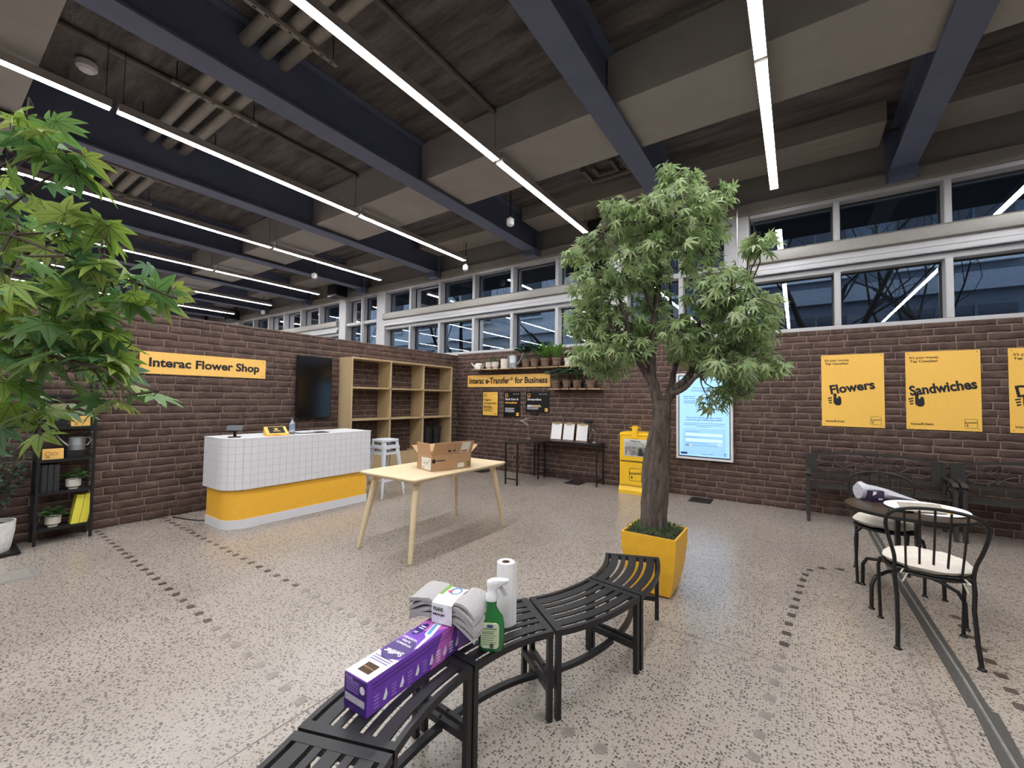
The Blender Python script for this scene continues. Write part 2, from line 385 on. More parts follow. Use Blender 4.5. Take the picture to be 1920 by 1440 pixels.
WB = brick_wall('wall_back', 10.3, 2.475, (-6.3, 7.04, 0), 0)
struct(MB().box(-21, -20.9, -6, 7.6, 0, 5.2).build('wall_far_left', mat('grey_wall', '8a8a8c', .8)))
struct(MB().box(6, 6.1, -6, 7.6, 0, 5.2).build('wall_right', mat('grey_wall', '8a8a8c', .8)))
struct(MB().box(-21, 6, -6.1, -6, 0, 5.2).build('wall_behind', mat('grey_wall', '8a8a8c', .8)))

# ------------------------------------------------------------------ ceiling
DECK = deck_mat()
struct(MB().box(-21, 6, -6, 7.5, 5.02, 5.2).build('ceiling', DECK))
NAVY = mat('navy_steel', '626982', .55, .1, .08, 5)
BANDM = mat('taupe_bulkhead', '9b9793', .8, 0, .06, 3)
BX = [-1.6 + 2.72 * k for k in range(-7, 3)]
for x in BX:
    b = struct(MB().box(x - .13, x + .13, -6, 7.0, 4.42, 4.445).build('beam', NAVY), 'dark navy steel beam crossing the ceiling')
    MB().box(x - .012, x + .012, -6, 7.02, 4.445, 5.0).build('web', NAVY, b)
    MB().box(x - .1, x + .1, -6, 7.0, 5.0, 5.019).build('top_flange', NAVY, b)
    MB().box(x - .15, x + .15, 7.0, 7.03, 4.3, 4.95).build('end_plate', NAVY, b)
    MB().box(x - .13, x + .13, 6.86, 7.0, 4.30, 4.42).build('bearing_block', NAVY, b)
for i, x in enumerate(BX[:-1]):
    for y0, y1 in ((3.97, 4.85), (-.27, .6), (-4.5, -3.6)):
        struct(MB().box(x + .025, x + 2.72 - .025, y0, y1, 4.49, 5.019).build('bulkhead', BANDM), 'flat taupe bulkhead between the ceiling beams')
lm_ = mat('board_formed_lintel', '8e8781', .8, 0, .18, 8, bump=.4, bscale=20, stretch=(.15, 4, 4))
for x in BX[:-1]:
    struct(MB().box(x + .16, x + 2.72 - .22, 6.35, 6.95, 4.78, 5.019).build('lintel', lm_), 'board-marked lintel under ceiling beside windows')
# lengthwise pipes on the deck, conduits across, hangers
PIPE = mat('painted_pipe', '6b635d', .6, .1, .1)
for i, x in enumerate(BX[3:-1]):
    o = MB().tube([(x + 1.3, .62, 4.985), (x + 1.3, 2.4, 4.98), (x + 1.3, 3.96, 4.985)], .03, 8).build('ceiling_pipe', PIPE, smooth=True)
    tag(o, 'painted pipe along the concrete deck, %s from right' % ['sixth', 'fifth', 'fourth', 'third', 'second', 'first'][i], 'pipe', 'lengthwise deck pipes')
CON = mat('grey_conduit', '97918a', .5, .2, .1)
for j, y in enumerate((1.72, 1.9, 2.08)):
    o = MB().tube([(-18, y, 4.86), (-9, y, 4.86), (-3.2, y, 4.86), (5, y, 4.86)], .058, 10).build('conduit', CON, smooth=True)
    tag(o, ['thick grey conduit across the ceiling, farthest from the windows', 'middle one of three grey conduits across the ceiling', 'grey conduit across the ceiling, nearest of three to the windows'][j], 'conduit', 'three parallel conduits')
for k, x in enumerate((-3.75, -5.4, -6.5, -8.1, -9.2)):
    t = thing('strut_hanger', ['perforated metal strut under three conduits, nearest the camera', 'perforated strut under conduits, second from camera', 'perforated strut under conduits, third from camera', 'perforated strut under conduits, fourth from camera', 'perforated strut under conduits, farthest away'][k], 'hanger', (x, 1.9, 4.78), 0, 'conduit strut hangers')
    MB().box(-.02, .02, -.42, .42, -.022, .018).build('channel', CON, t)
    for s in (-1, 1): MB().tube([(0, s * .38, 0), (0, s * .38, .24)], .005, 6).build('rod', DARKM, t)
    for q in range(8): MB().box(-.008, .008, -.36 + q * .1, -.33 + q * .1, -.0235, -.0215).build('slot', INK, t)
o = thing('smoke_detector', 'round white smoke detector disc on ceiling at upper left', 'detector', (-6.2, .98, 4.93))
MB().lathe([(0, -.03), (.06, -.028), (.085, 0), (.085, .06), (0, .09)], seg=20).build('cover', WHITEP, o, smooth=True)
# pendant sensors
for i, (x, y) in enumerate(((-3.66, 5.25), (-5.75, 6.62), (-9.08, 5.22), (-14.5, 6.62))):
    t = thing('pendant_sensor', ['small white sensor hanging on a rod, nearest the maple tree', 'white sensor hanging at end of second light row by windows', 'white sensor hanging between light rows beyond the flower shop wall', 'white sensor hanging at far left by windows'][i], 'sensor', (x, y, 4.22), 0, 'pendant sensors')
    MB().tube([(0, 0, .1), (0, 0, .79)], .008, 6).build('rod', DARKM, t)
    MB().lathe([(0, -.05), (.03, -.05), (.055, -.03), (.06, 0), (.06, .06), (.03, .075), (.012, .1), (0, .1)], seg=16).build('head', WHITEP, t, smooth=True)
# linear lights
EM = bpy.data.materials.new('led_diffuser'); EM.use_nodes = True
def em_mat():
    N = EM.node_tree.nodes; L = EM.node_tree.links; N.remove(N['Principled BSDF']); e = N.new('ShaderNodeEmission'); nz = N.new('ShaderNodeTexNoise'); nz.inputs['Scale'].default_value = 2
    rp = N.new('ShaderNodeValToRGB'); rp.color_ramp.elements[0].color = (.985, .985, 1, 1); rp.color_ramp.elements[1].color = (.995, .99, 1, 1); L.new(nz.outputs['Fac'], rp.inputs[0]); L.new(rp.outputs[0], e.inputs[0])
    e.inputs[1].default_value = LIGHT_STRENGTH; L.new(e.outputs[0], N['Material Output'].inputs[0])
em_mat()
HOUS = mat('light_housing', 'a49c96', .45, .3, .05)
ROWS = {2.5: 'out past the right edge', -.22: 'nearest the right windows', -2.95: 'second from right', -5.67: 'third from right', -8.36: 'fourth from right', -11.03: 'fifth from right', -13.7: 'sixth from right', -16.3: 'seventh from right', -18.9: 'farthest left'}
for x, nm in ROWS.items():
    for (y0, y1), pos in (((3.98, 6.5), 'by windows'), ((1.13, 3.93), 'mid room'), ((-1.72, 1.08), 'behind mid room'), ((-4.57, -1.77), 'far end from windows')):
        t = thing('linear_light', 'white linear ceiling light, row %s, %s' % (nm, pos), 'light', (x, 0, 4.34), 0, 'linear ceiling lights')
        MB().box(-.05, .05, y0, y1, .006, .075).box(-.05, -.0435, y0, y1, -.004, .006).box(.0435, .05, y0, y1, -.004, .006).build('housing', HOUS, t)
        MB().box(-.043, .043, y0 + .015, y1 - .015, -.0035, .006).build('diffuser', EM, t)
        for yy in (y0 + .04, y1 - .04): MB().tube([(0, yy, .07), (0, yy, .67)], .003, 4).build('cable', DARKM, t)
# black speaker boxes near window head
for i, (x, l) in enumerate(((-2.75, 'black speaker box by window head, behind the maple crown'), (-10.6, 'black speaker box on top of white column by windows'), (-17.2, 'black speaker box at far left window head'))):
    t = thing('speaker_box', l, 'speaker', (x, 6.78, 4.40), 0, 'ceiling speaker boxes')
    MB().box(-.24, .24, -.16, .16, -.14, .2).build('cabinet', BLACK, t, bevel=.012)
    MB().box(-.2, .2, -.17, -.16, -.1, .16).build('grille', INK, t)
    MB().tube([(0, .1, .2), (0, .1, .375)], .02, 8).build('bracket', BLACK, t)
t = thing('access_panel', 'white access panel on the deck above maple tree', 'panel', (-2.5, 5.45, 5.0))
MB().box(-.22, .22, -.15, .15, -.012, .018).build('plate', mat('panel_grey', '87817c', .7), t)
MB().box(-.06, .06, -.03, .03, -.018, -.012).build('latch', WHITEP, t)
t = thing('bent_pipe', 'bent pipe loop on the deck above maple tree', 'pipe', (-2.35, 5.95, 4.97))
MB().tube([(-.3, -.25, 0), (-.3, .15, 0), (.3, .15, 0), (.3, -.3, 0)], .04, 8).build('pipe', PIPE, t, smooth=True)
MB().tube([(-.15, -.25, 0), (-.15, .02, 0), (.15, .02, 0), (.15, -.3, 0)], .035, 8).build('pipe', PIPE, t, smooth=True)

# ------------------------------------------------------------------ window wall
FRM = mat('pale_grey_frame', 'b9b9bb', .45, .1, .03); FRM2 = mat('taupe_transom', '9a9791', .5, .1, .04); UPW = mat('upper_wall_grey', '8a8683', .8, 0, .05, 3)
GLS = glass_mat(); GASK = mat('gasket', '26282c', .6)
YG = 7.29
struct(MB().box(-21, 6, 7.2, 7.5, 4.47, 5.02).build('wall_upper', UPW), 'grey wall strip above the windows')
struct(MB().box(-21, 6, 7.24, 7.42, 0, 2.44).build('wall_low', UPW), 'wall below the windows behind the brick partition')
struct(MB().box(-21, 6, 7.06, 7.45, 4.29, 4.46).build('trim_1', mat('head_ledge', '8b8680', .6, 0, .04), bevel=.01), 'grey ledge above the upper windows')
def bay(x0, x1, xs, idx, narrow=False):
    """one window bay: upper and lower lights separated by a transom and blind cassette"""
    w = struct(MB().box(x0, x1, 7.12, 7.42, 2.44, 2.535).build('window_%d' % idx, FRM, bevel=.006), 'row of clerestory windows with pale grey frames')
    MB().box(x0, x1, 7.12, 7.42, 4.24, 4.30).build('head', FRM, w, bevel=.006)
    if narrow:
        MB().box(x0, x1, 7.12, 7.4, 3.5, 3.58).build('transom', FRM, w, bevel=.006); zs = [(2.535, 3.5), (3.58, 4.24)]
    else:
        pr = [(7.03, 3.52), (7.02, 3.57), (7.03, 3.66), (7.10, 3.70), (7.4, 3.70), (7.4, 3.50), (7.12, 3.50)]
        MB().prism(pr, x0, x1, Matrix(((0, 0, 1, 0), (1, 0, 0, 0), (0, 1, 0, 0), (0, 0, 0, 1)))).build('transom', FRM2, w, smooth=True, auto=50)
        MB().box(x0, x1, 7.08, 7.4, 3.415, 3.505).build('blind_cassette', FRM, w, bevel=.01)
        MB().box(x0 + .03, x1 - .03, 7.06, 7.1, 3.345, 3.415).build('cassette_lip', FRM, w, bevel=.008)
        MB().box(x0, x1, 7.14, 7.4, 3.27, 3.345).build('head_rail', FRM, w, bevel=.006)
        zs = [(2.535, 3.27), (3.70, 4.24)]
    for x in xs:
        for z0, z1 in zs: MB().box(x - .035, x + .035, 7.12, 7.4, z0, z1).build('mullion', FRM, w, bevel=.006)
    e = [x0] + sorted(xs) + [x1]
    for a, b in zip(e, e[1:]):
        for z0, z1 in zs:
            a2, b2 = a + .035, b - .035
            g = MB(); ring(g, [(a2, z0), (b2, z0), (b2, z1), (a2, z1)], [(a2 + .022, z0 + .022), (b2 - .022, z0 + .022), (b2 - .022, z1 - .022), (a2 + .022, z1 - .022)], YG - .012, YG + .01); g.build('gasket', GASK, w)
            MB().add([(a2, YG, z0), (b2, YG, z0), (b2, YG, z1), (a2, YG, z1)], [(0, 1, 2, 3)]).build('pane', GLS, w)
bay(-.56, 5.95, [.475, 1.55, 2.62, 3.7, 4.8], 1)
bay(-2.45, -.92, [-1.55], 2, True)
bay(-8.95, -2.75, [-3.84, -4.9, -5.94, -6.99, -8.0], 3)
bay(-10.65, -9.3, [-9.95], 4, True)
bay(-17.4, -11.0, [-12.05, -13.1, -14.15, -15.2, -16.3], 5)
for i, x in enumerate((-.74, -2.6, -9.12, -10.83, -17.6)):
    c = struct(MB().box(x - .17, x + .17, 7.105, 7.45, 0, 4.3).build('column', FRM, bevel=.01), 'square pale grey column between window bays')
struct(MB().box(-21, -17.77, 7.1, 7.45, 2.4, 4.3).build('wall_far_infill', FRM))
for x, l in ((-.7, 'thin vertical steel rod in front of column behind maple tree'), (-9.45, 'thin vertical steel rod by far white columns')):
    o = MB().tube([(x, 6.82, 2.3), (x, 6.82, 5.02)], .013, 8).build('drop_rod', CHROME, smooth=True); tag(o, l, 'rod')

# ------------------------------------------------------------------ street outside the windows
FAC = mat('facade_brick', 'b4b8bb', .85, 0, .15, 3, bump=.3, bscale=25, stretch=(1, 1, 5)); DWIN = mat('facade_window', '262c38', .15, 0, .2); FBAND = mat('facade_band', 'c6c8ca', .8)
b = thing('apartment_building', 'pale brick apartment building across the street outside windows', 'building', (0, 17, 0))
MB().box(-34, 14, 0, 4, -1, 14).build('wall', FAC, b)
for k, z in enumerate((1.6, 4.6, 7.6, 10.6)): MB().box(-34, -4.6, -.25, 0, z, z + .5).build('band', FBAND, b); MB().box(-4.5, 14, -.8, -.6, z, z + .5).build('band', mat('facade_shaded_band', '8a9098', .8), b)  # right-hand bands carry the shade of that side in their darker colour
for z in (2.1, 5.1, 8.1):
    for k in range(13):
        x = -32.5 + k * 3.5
        wd = random.choice((1.5, 2.0, 2.3))
        yo = -.6 if x > -4.6 else 0
        f = MB().box(x, x + wd, -.06 + yo, .02 + yo, z + .35, z + 2.1).build('window', DWIN, b)
        for q in range(1, 3): MB().box(x + wd * q / 3 - .03, x + wd * q / 3 + .03, -.1 + yo, -.06 + yo, z + .35, z + 2.1).build('glazing_bar', mat('facade_bar', '4a5563', .6), f)
        MB().box(x - .1, x + wd + .1, -.14 + yo, yo, z + .25, z + .35).build('sill', FBAND, f)
MB().box(-4.5, 14, -.6, 0, -1, 14).build('wing', mat('facade_shaded', '5d646e', .85, 0, .15, 3, stretch=(1, 1, 5)), b)  # shadow side of the building, its shade put into a darker facade colour
struct(MB().box(-22, 8, 7.46, 9.5, 4.62, 4.95).build('canopy_outside', mat('dark_soffit', '33363c', .8)), 'dark eave overhanging outside above the windows')
struct(MB().box(-40, 20, 7.6, 40, -.2, 0).build('pavement_outside', mat('asphalt', '5a5a5c', .9, 0, .1)))
BARK2 = mat('wet_bark', '2a2624', .9, 0, .3, 12, bump=.6)
def bare_tree(x, y, lean, label, seed):
    rd = random.Random(seed); t = thing('street_tree', label, 'tree', (x, y, 0), 0, 'bare street trees')
    mb = MB(); mb2 = MB()
    def grow(p, d, r, n):
        path = [p]; rr = [r]
        for i in range(5):
            d = (d + Vector((rd.uniform(-.25, .25), rd.uniform(-.25, .25), rd.uniform(-.05, .2)))).normalized(); p = p + d * (.55 if n > 2 else .4); p.y = max(p.y, 9.8 - y + rd.uniform(0, .4)); path.append(p); rr.append(r * (1 - .1 * (i + 1)))
        (mb if n > 2 else mb2).tube(path, rr, 7 if n > 2 else 4)
        if n > 0:
            for q in range(3 if n > 1 else 4):
                e = (d + Vector((rd.uniform(-1, 1), rd.uniform(-1, 1), rd.uniform(-.2, .6)))).normalized(); grow(path[rd.choice((3, 4, 5))], e, rr[-1] * .62, n - 1)
    grow(Vector((0, 0, -.1)), Vector((lean, 0, 1)).normalized(), .24, 4)
    mb.build('trunk', BARK2, t, smooth=True); stuff(mb2.build('twigs', BARK2, t))
bare_tree(-9.6, 11.4, .1, 'forked bare street tree outside the left windows', 3)
bare_tree(-4.6, 11.0, -.15, 'thick leaning bare street tree behind the maple', 11)
bare_tree(-.2, 11.2, .15, 'bare street tree outside the right windows, near the column', 5)
bare_tree(3.8, 12, -.05, 'bare street tree outside the far right window', 8)
bare_tree(-15.5, 12, 0, 'bare street tree outside the far left windows', 21)
# ------------------------------------------------------------------ flower shop counter
c = thing('counter', 'white tiled reception counter with yellow base and rounded corner', 'counter', (-5.37, 2.0, 0), R(90))
# local x = along the wall (world +y), local -y = towards the room
def counter_outline(off, L=1.83, D=.62, r=.24):
    p = [(L - off, -D / 2 + off)]
    p = []
    r2 = max(.02, r - off)
    for cx, cy, a0 in ((off + r2, -D / 2 + off + r2, 180),):
        for i in range(9): a = R(a0 + 90 * i / 8); p.append((cx + r2 * math.cos(a), cy + r2 * math.sin(a)))
    p += [(L - off, -D / 2 + off), (L - off, D / 2 - off), (off, D / 2 - off)]
    return p
TW = mat('white_counter', 'dcdce0', .4, 0, .02); GROUT = mat('tile_grout', 'aeb1b5', .7, 0, .05)
MB().prism(counter_outline(.035), .06, .44).build('base', mat('counter_yellow', 'f3b83a', .45, 0, .03), c, smooth=True, auto=30)
MB().prism(counter_outline(.028), 0, .1).build('plinth', TW, c, smooth=True, auto=30)
MB().prism(counter_outline(.004), .43, .985).build('body', GROUT, c, smooth=True, auto=30)
MB().prism(counter_outline(0), .985, 1.0).build('top', TW, c, smooth=True, auto=30)
ts = .0793
def tile(p, q, z0, z1):     # slab between two plan points
    (ax, ay), (bx, by) = p, q; dx, dy = bx - ax, by - ay; l = math.hypot(dx, dy); nx, ny = dy / l, -dx / l
    g = .0016 / l; ax, ay, bx, by = ax + dx * g, ay + dy * g, bx - dx * g, by - dy * g
    o = [(ax, ay), (bx, by), (bx + nx * .0035, by + ny * .0035), (ax + nx * .0035, ay + ny * .0035)]
    MB().prism(o, z0 + .0016, z1 - .0016).build('tile', TW, c)
path = [(.004, .31 - .004 - k * ts) for k in range(5)]
r2 = .236
path = [(.004, y) for y in [.306, .306 - ts, .306 - 2 * ts, .306 - 3 * ts, .306 - 4 * ts, -.07]]
path += [(.24 + r2 * math.cos(R(180 + 90 * i / 5)), -.07 + r2 * math.sin(R(180 + 90 * i / 5))) for i in range(1, 6)]
x = .24
while x + ts < 1.80: x += ts; path.append((x, -.306))
path.append((1.826, -.306))
for p, q in zip(path, path[1:]):
    if math.hypot(p[0] - q[0], p[1] - q[1]) < .02: continue
    for k in range(7): tile(p, q, .433 + k * .0787, .433 + (k + 1) * .0787)
# on the counter
t = thing('tablet_stand', 'dark grey tilted tablet holder at rounded end of counter', 'stand', (-5.3, 2.16, 1.0), R(60))
MB().prism([(-.06, -.04), (.06, -.04), (.06, .05), (-.06, .05)], 0, .008).build('foot', DARKM, t, bevel=.002)
MB().bar([(0, .03, .005), (0, .02, .06), (0, -.005, .095)], .03, .012, up=(0, 1, 0)).build('arm', DARKM, t)
MB().box(-.075, .075, -.045, .045, -.006, .006).build('cradle', mat('charcoal', '3b3f45', .5), t, (0, -.01, .105), rot=(R(40), 0, 0), bevel=.003)
MB().box(-.05, -.03, -.065, -.045, -.006, .02).build('lip', DARKM, t, (0, -.01, .105), rot=(R(40), 0, 0))
t = thing('tablet_display', 'yellow wedge-shaped tablet display with dark screen on counter', 'display', (-5.22, 2.58, 1.0), R(80))
MB().add([(-.12, -.08, 0), (.12, -.08, 0), (.12, .07, 0), (-.12, .07, 0), (-.12, -.08, .02), (.12, -.08, .02), (.12, .06, .105), (-.12, .06, .105)], [(3, 2, 1, 0), (4, 5, 6, 7), (0, 1, 5, 4), (1, 2, 6, 5), (2, 3, 7, 6), (3, 0, 4, 7)]).build('case', YEL, t, bevel=.004)
Mx = Matrix.Translation((0, -.01, .0665)) @ Matrix.Rotation(R(31.2), 4, 'X')
MB().box(-.085, .085, -.062, .062, 0, .002, Mx).build('screen', mat('dark_screen', '2a2a30', .2), t)
e = MB().box(-.02, .018, .0, .03, .002, .003, Mx).build('emblem', YEL, t)
MB().box(-.04, .04, -.03, -.02, .002, .003, Mx).build('caption', YEL, t)
MB().tube([(-.05, -.083, .012), (-.02, -.083, .015), (.03, -.083, .01)], .004, 5).build('sticker', mat('orange_mark', 'c9782a', .5), t)
t = thing('water_bottle', 'clear plastic water bottle with blue cap on counter', 'bottle', (-5.25, 2.79, 1.0))
PET = mat('clear_plastic', 'cfd9e2', .1, 0, .05, trans=.75)
MB().lathe([(0, 0), (.03, 0), (.033, .01), (.033, .05), (.03, .06), (.033, .07), (.033, .12), (.026, .15), (.013, .17), (.013, .185), (0, .185)], seg=18).build('body', PET, t, smooth=True)
MB().lathe([(.0336, .055), (.0336, .115)], seg=18).build('label_band', mat('bottle_label', '7f97ad', .5, 0, .3, 60), t, smooth=True)
MB().lathe([(0, .183), (.015, .183), (.015, .2), (0, .2)], seg=14).build('cap', mat('blue_cap', '4a6f96', .4), t, smooth=True)
MB().lathe([(0, .004), (.0315, .004), (.032, .03), (0, .03)], seg=16).build('dregs', mat('brown_tea', '8a5a45', .3), t, smooth=True)
t = thing('notebook', 'thin dark notebook lying open on counter near water bottle', 'notebook', (-5.28, 3.08, 1.0), R(80))
MB().box(-.2, .17, -.11, .1, 0, .008).build('cover', mat('dark_brown_board', '3c302c', .6), t, bevel=.002)
MB().box(-.19, 0, -.1, .09, .008, .012).build('page', mat('grey_paper', 'b5b7bb', .7), t)
o = MB().tube([(-6.22, 1.9, .006), (-6.0, 1.95, .006), (-5.8, 2.02, .006), (-5.62, 2.3, .006)], .007, 6).build('power_cable', BLACK, smooth=True); tag(o, 'black power cable on floor running under the counter corner', 'cable')

# ------------------------------------------------------------------ signs, screen and posters on the walls
t = thing('shop_sign', 'yellow sign reading Interac Flower Shop on brick wall', 'sign', (-6.294, 1.545, 1.722), R(90))
MB().box(0, 1.39, 0, .012, 0, .262).build('panel', mat('sign_amber', 'f7c468', .5, 0, .02), t)
text('Interac Flower Shop', INK, t, .085, .088, .105, 1.22, bold=.03)
for p in ((.04, .23), (1.35, .23), (.04, .03), (1.35, .03)): MB().tube([(p[0], -.003, p[1]), (p[0], .004, p[1])], .006, 8).build('screw', DARKM, t)
t = thing('wall_screen', 'black portrait television switched off on brick wall', 'television', (-6.29, 3.36, 1.145), R(90))
SCR = mat('glossy_black_screen', '08080a', .12, 0, .1, spec=.6)
MB().box(0, .565, -.075, -.03, 0, .955).build('case', mat('tv_case', '121214', .35), t, bevel=.005)
MB().box(.012, .553, -.0765, -.075, .012, .943).build('screen', SCR, t)
MB().box(.15, .42, -.03, .0, .3, .65).build('mount', BLACK, t)
t = thing('transfer_sign', 'yellow sign reading Interac e-Transfer for Business under plant shelf', 'sign', (-5.98, 7.022, 1.73))
MB().box(0, 2.07, 0, .012, 0, .255).build('panel', mat('sign_amber', 'f7c468', .5, 0, .02), t)
text('Interac e-Transfer', INK, t, .05, .075, .125, 1.07, bold=.03); text('\u00ae', INK, t, 1.135, .135, .06, .07, bold=.01)
text('for Business', INK, t, 1.25, .075, .125, .76, bold=.03)
def hand(parent, x, z, s, y=0, dashes=True, m=INK):
    pts = [(-.22, -.1), (-.22, .62), (-.14, .72), (-.04, .72), (.03, .62), (.03, .22), (.1, .2), (.2, .45), (.36, .36), (.42, .05), (.42, -.32), (.28, -.52), (.02, -.52), (-.2, -.32)]
    MB().plate([(x + a * s, z + b * s) for a, b in pts], y - .0015, y).build('hand_symbol', m, parent)
    if dashes:
        for k in range(3): MB().plate([(x + a * s, z + b * s) for a, b in ((-.68 + .05 * k, .12 - .24 * k), (-.34, .2 - .24 * k), (-.34, .32 - .24 * k), (-.68 + .05 * k, .26 - .24 * k))], y - .0015, y).build('motion_dash', m, parent)
def emblem(parent, x, z, s, y=0, m=INK):
    g = MB(); ring(g, rrect(x, x + s, z, z + s, s * .15), rrect(x + s * .03, x + s * .97, z + s * .03, z + s * .97, s * .13), y - .0013, y); g.build('emblem_frame', m, parent)
    text('Interac', m, parent, x + .06 * s, z + .48 * s, .22 * s, .9 * s, y, bold=.01, rot=R(6), name='emblem_lettering')
    hand(parent, x + .2 * s, z + .28 * s, .18 * s, y, False, m)
def lines(parent, x, z, w, n, dz, h, m, y=0):
    for k in range(n): MB().box(x, x + w * random.uniform(.75, 1), y - .0012, y, z - k * dz, z - k * dz + h).build('print_line', m, parent)
P1 = [('Flowers', .28, 'flowers_poster'), ('Sandwiches', 1.12, 'sandwiches_poster'), ('Dog treats', 1.975, 'cropped_poster')]
for k, (wd, x, nm) in enumerate(P1):
    t = thing('wall_poster', ['yellow poster reading Flowers on brick wall above bench', 'yellow poster reading Sandwiches on brick wall', 'yellow poster cut by right edge of the photo, word starting with D'][k], 'poster', (x, 7.022, 1.175), 0, 'yellow wall posters')
    MB().box(0, .64, 0, .008, 0, .95).build('panel', mat('poster_yellow', 'f6c35a', .5, 0, .02), t)
    text("It's your money", INK, t, .04, .865, .03, .255, bold=.008); text('Tap Canadian', INK, t, .04, .82, .03, .245, bold=.008)
    if k < 2: text(wd, INK, t, (.1, .04)[k], (.43, .415)[k], .115, (.46, .58)[k], bold=.035, rot=R((9, 8.5)[k]))
    else: text('D', INK, t, .06, .40, .13, .12, bold=.02, rot=R(9))
    hand(t, (.155, .11, .13)[k], .345, .13)
    text('Interac\u00ae Debit', INK, t, .04, .055, .028, .2, bold=.01)
    emblem(t, .50, .035, .105)
    for p in ((.025, .925), (.615, .925), (.025, .025), (.615, .025)): MB().tube([(p[0], -.002, p[1]), (p[0], .004, p[1])], .005, 6).build('screw', DARKM, t)
SMALL = [(-5.55, 1.122, .41, .512, 'poster_yellow', ['Higher', 'transaction', 'limits'], 'small yellow poster reading Higher transaction limits'),
         (-4.99, 1.118, .395, .516, 'blk', ['Real time &', 'immediate'], 'small black poster reading Real time and immediate'),
         (-4.455, 1.222, .525, .412, 'blk', ['Streamline', 'your records'], 'small black poster reading Streamline your records')]
BLKP = mat('black_poster', '151416', .35, 0, .05); WHT = mat('white_print', 'e8e8ea', .6)
for x, z, w, hh, mm, tx, lb in SMALL:
    t = thing('wall_poster', lb, 'poster', (x, 7.022, z), 0, 'small e-transfer posters')
    g = MB(); ring(g, [(0, 0), (w, 0), (w, hh), (0, hh)], [(.01, .01), (w - .01, .01), (w - .01, hh - .01), (.01, hh - .01)], -.006, .01); g.build('frame', BLACK, t)
    yel = mm != 'blk'
    MB().box(.01, w - .01, -.003, .008, .01, hh - .01).build('panel', mat('poster_yellow', 'f6c35a', .5) if yel else BLKP, t)
    tc = INK if yel else WHT
    for k, s in enumerate(tx):
        cc = tc if (yel or k == 0) else YEL
        if s == 'your records':
            text('your', WHT, t, .035, hh - .225 - k * .07, .045, .11, -.003, bold=.015); text('records', YEL, t, .16, hh - .225 - k * .07, .045, .18, -.003, bold=.015)
        else: text(s, cc, t, .035, hh - .195 - k * .07 + (.02 if not yel else 0), .045, min(w - .07, .03 * len(s) + .02), -.003, bold=.015)
    lines(t, .035, hh * .33, w * .62, 4, .024, .009, tc, -.003)
    g = MB(); ring(g, rrect(.035, .1, hh - .11, hh - .04, .006), rrect(.042, .093, hh - .103, hh - .047, .004), -.0045, -.003); g.build('icon', tc if yel else YEL, t)
    MB().box(.05, .085, -.0045, -.003, hh - .09, hh - .083).build('icon_bar', tc if yel else YEL, t)
    text('Interac e-Transfer', tc, t, w * .58, hh - .055, .014, w * .35, -.003)
    if yel: text('Interac', INK, t, w - .095, .035, .02, .06, -.003, rot=R(6), bold=.01)
    else:
        MB().plate(rrect(w - .09, w - .025, .025, .09, .008), -.0045, -.003).build('emblem_patch', YEL, t)
        text('Interac', INK, t, w - .084, .055, .014, .053, -.0045, rot=R(6), bold=.01)
# digital kiosk screen
t = thing('digital_kiosk', 'white framed portrait touch screen showing pale blue page on brick wall', 'screen', (-1.584, 6.97, .585))
w, hh = .80, 1.335
g = MB(); ring(g, [(0, 0), (w, 0), (w, hh), (0, hh)], [(.032, .032), (w - .032, .032), (w - .032, hh - .032), (.032, hh - .032)], -.01, .05); g.build('frame', WHITEP, t)
MB().box(.02, w - .02, .0, .05, .02, hh - .02).build('bezel', mat('navy_bezel', '10182c', .3), t)
def emis(name, col, s):
    M = mat(name, col, .4, 0, .02, emit=s); return M
SCB = emis('screen_blue', '9fd0fb', .46); SCL = emis('screen_light', 'c3e2fd', .46); SCT = emis('screen_text', '4a6a92', .3); SCD = emis('screen_dark', '1c2a55', .35); SCY = emis('screen_yellow', 'eec25a', .6)
MB().box(.045, w - .045, -.002, 0, .05, hh - .045).build('display', SCB, t)
text("It's your business.", SCT, t, w / 2, 1.095, .026, .3, -.002, .004, 'C'); text('Choose Interac Debit.', SCT, t, w / 2, 1.055, .026, .36, -.002, .004, 'C')
for s, z in (('Keep more of', .965), ('your money', .935)): text(s, SCT, t, .11, z, .02, .17, -.002, .012)
lines(t, .11, .905, .2, 3, .02, .007, SCT, -.002); lines(t, .45, .905, .2, 3, .02, .007, SCT, -.002)
text('How much would you save if more', SCT, t, w / 2, .635, .026, .5, -.002, .006, 'C'); text('customers paid with Interac Debit?', SCT, t, w / 2, .6, .026, .52, -.002, .006, 'C')
for k, q in enumerate((.58, .58, .2)): MB().box(w / 2 - q / 2, w / 2 + q / 2, -.003, -.002, .555 - k * .027, .561 - k * .027).build('print_line', SCT, t)
MB().plate(rrect(.1, .7, .075, .475, .015), -.003, -.002).build('form_card', emis('screen_card', '93c4f2', .44), t)
for z, s in ((.425, 'What is your average sale?'), (.34, 'Number of transactions')):
    text(s, SCT, t, .14, z, .012, .2, -.003); MB().plate(rrect(.14, .66, z - .065, z - .02, .006), -.004, -.003).build('form_field', SCL, t)
text('Percent of customers paying by credit', SCT, t, .14, .245, .012, .33, -.003)
MB().plate(rrect(.595, .66, .215, .26, .006), -.004, -.003).build('form_field', SCL, t); text('15%', SCT, t, .605, .23, .014, .045, -.004)
MB().box(.14, .66, -.004, -.003, .214, .218).build('slider_track', SCT, t); MB().box(.14, .19, -.005, -.003, .21, .222).build('slider_fill', SCD, t); MB().box(.19, .235, -.005, -.003, .21, .222).build('slider_knob', SCY, t)
MB().plate(rrect(.065, .165, .075, .105, .012), -.005, -.003).build('pill_button', SCD, t)
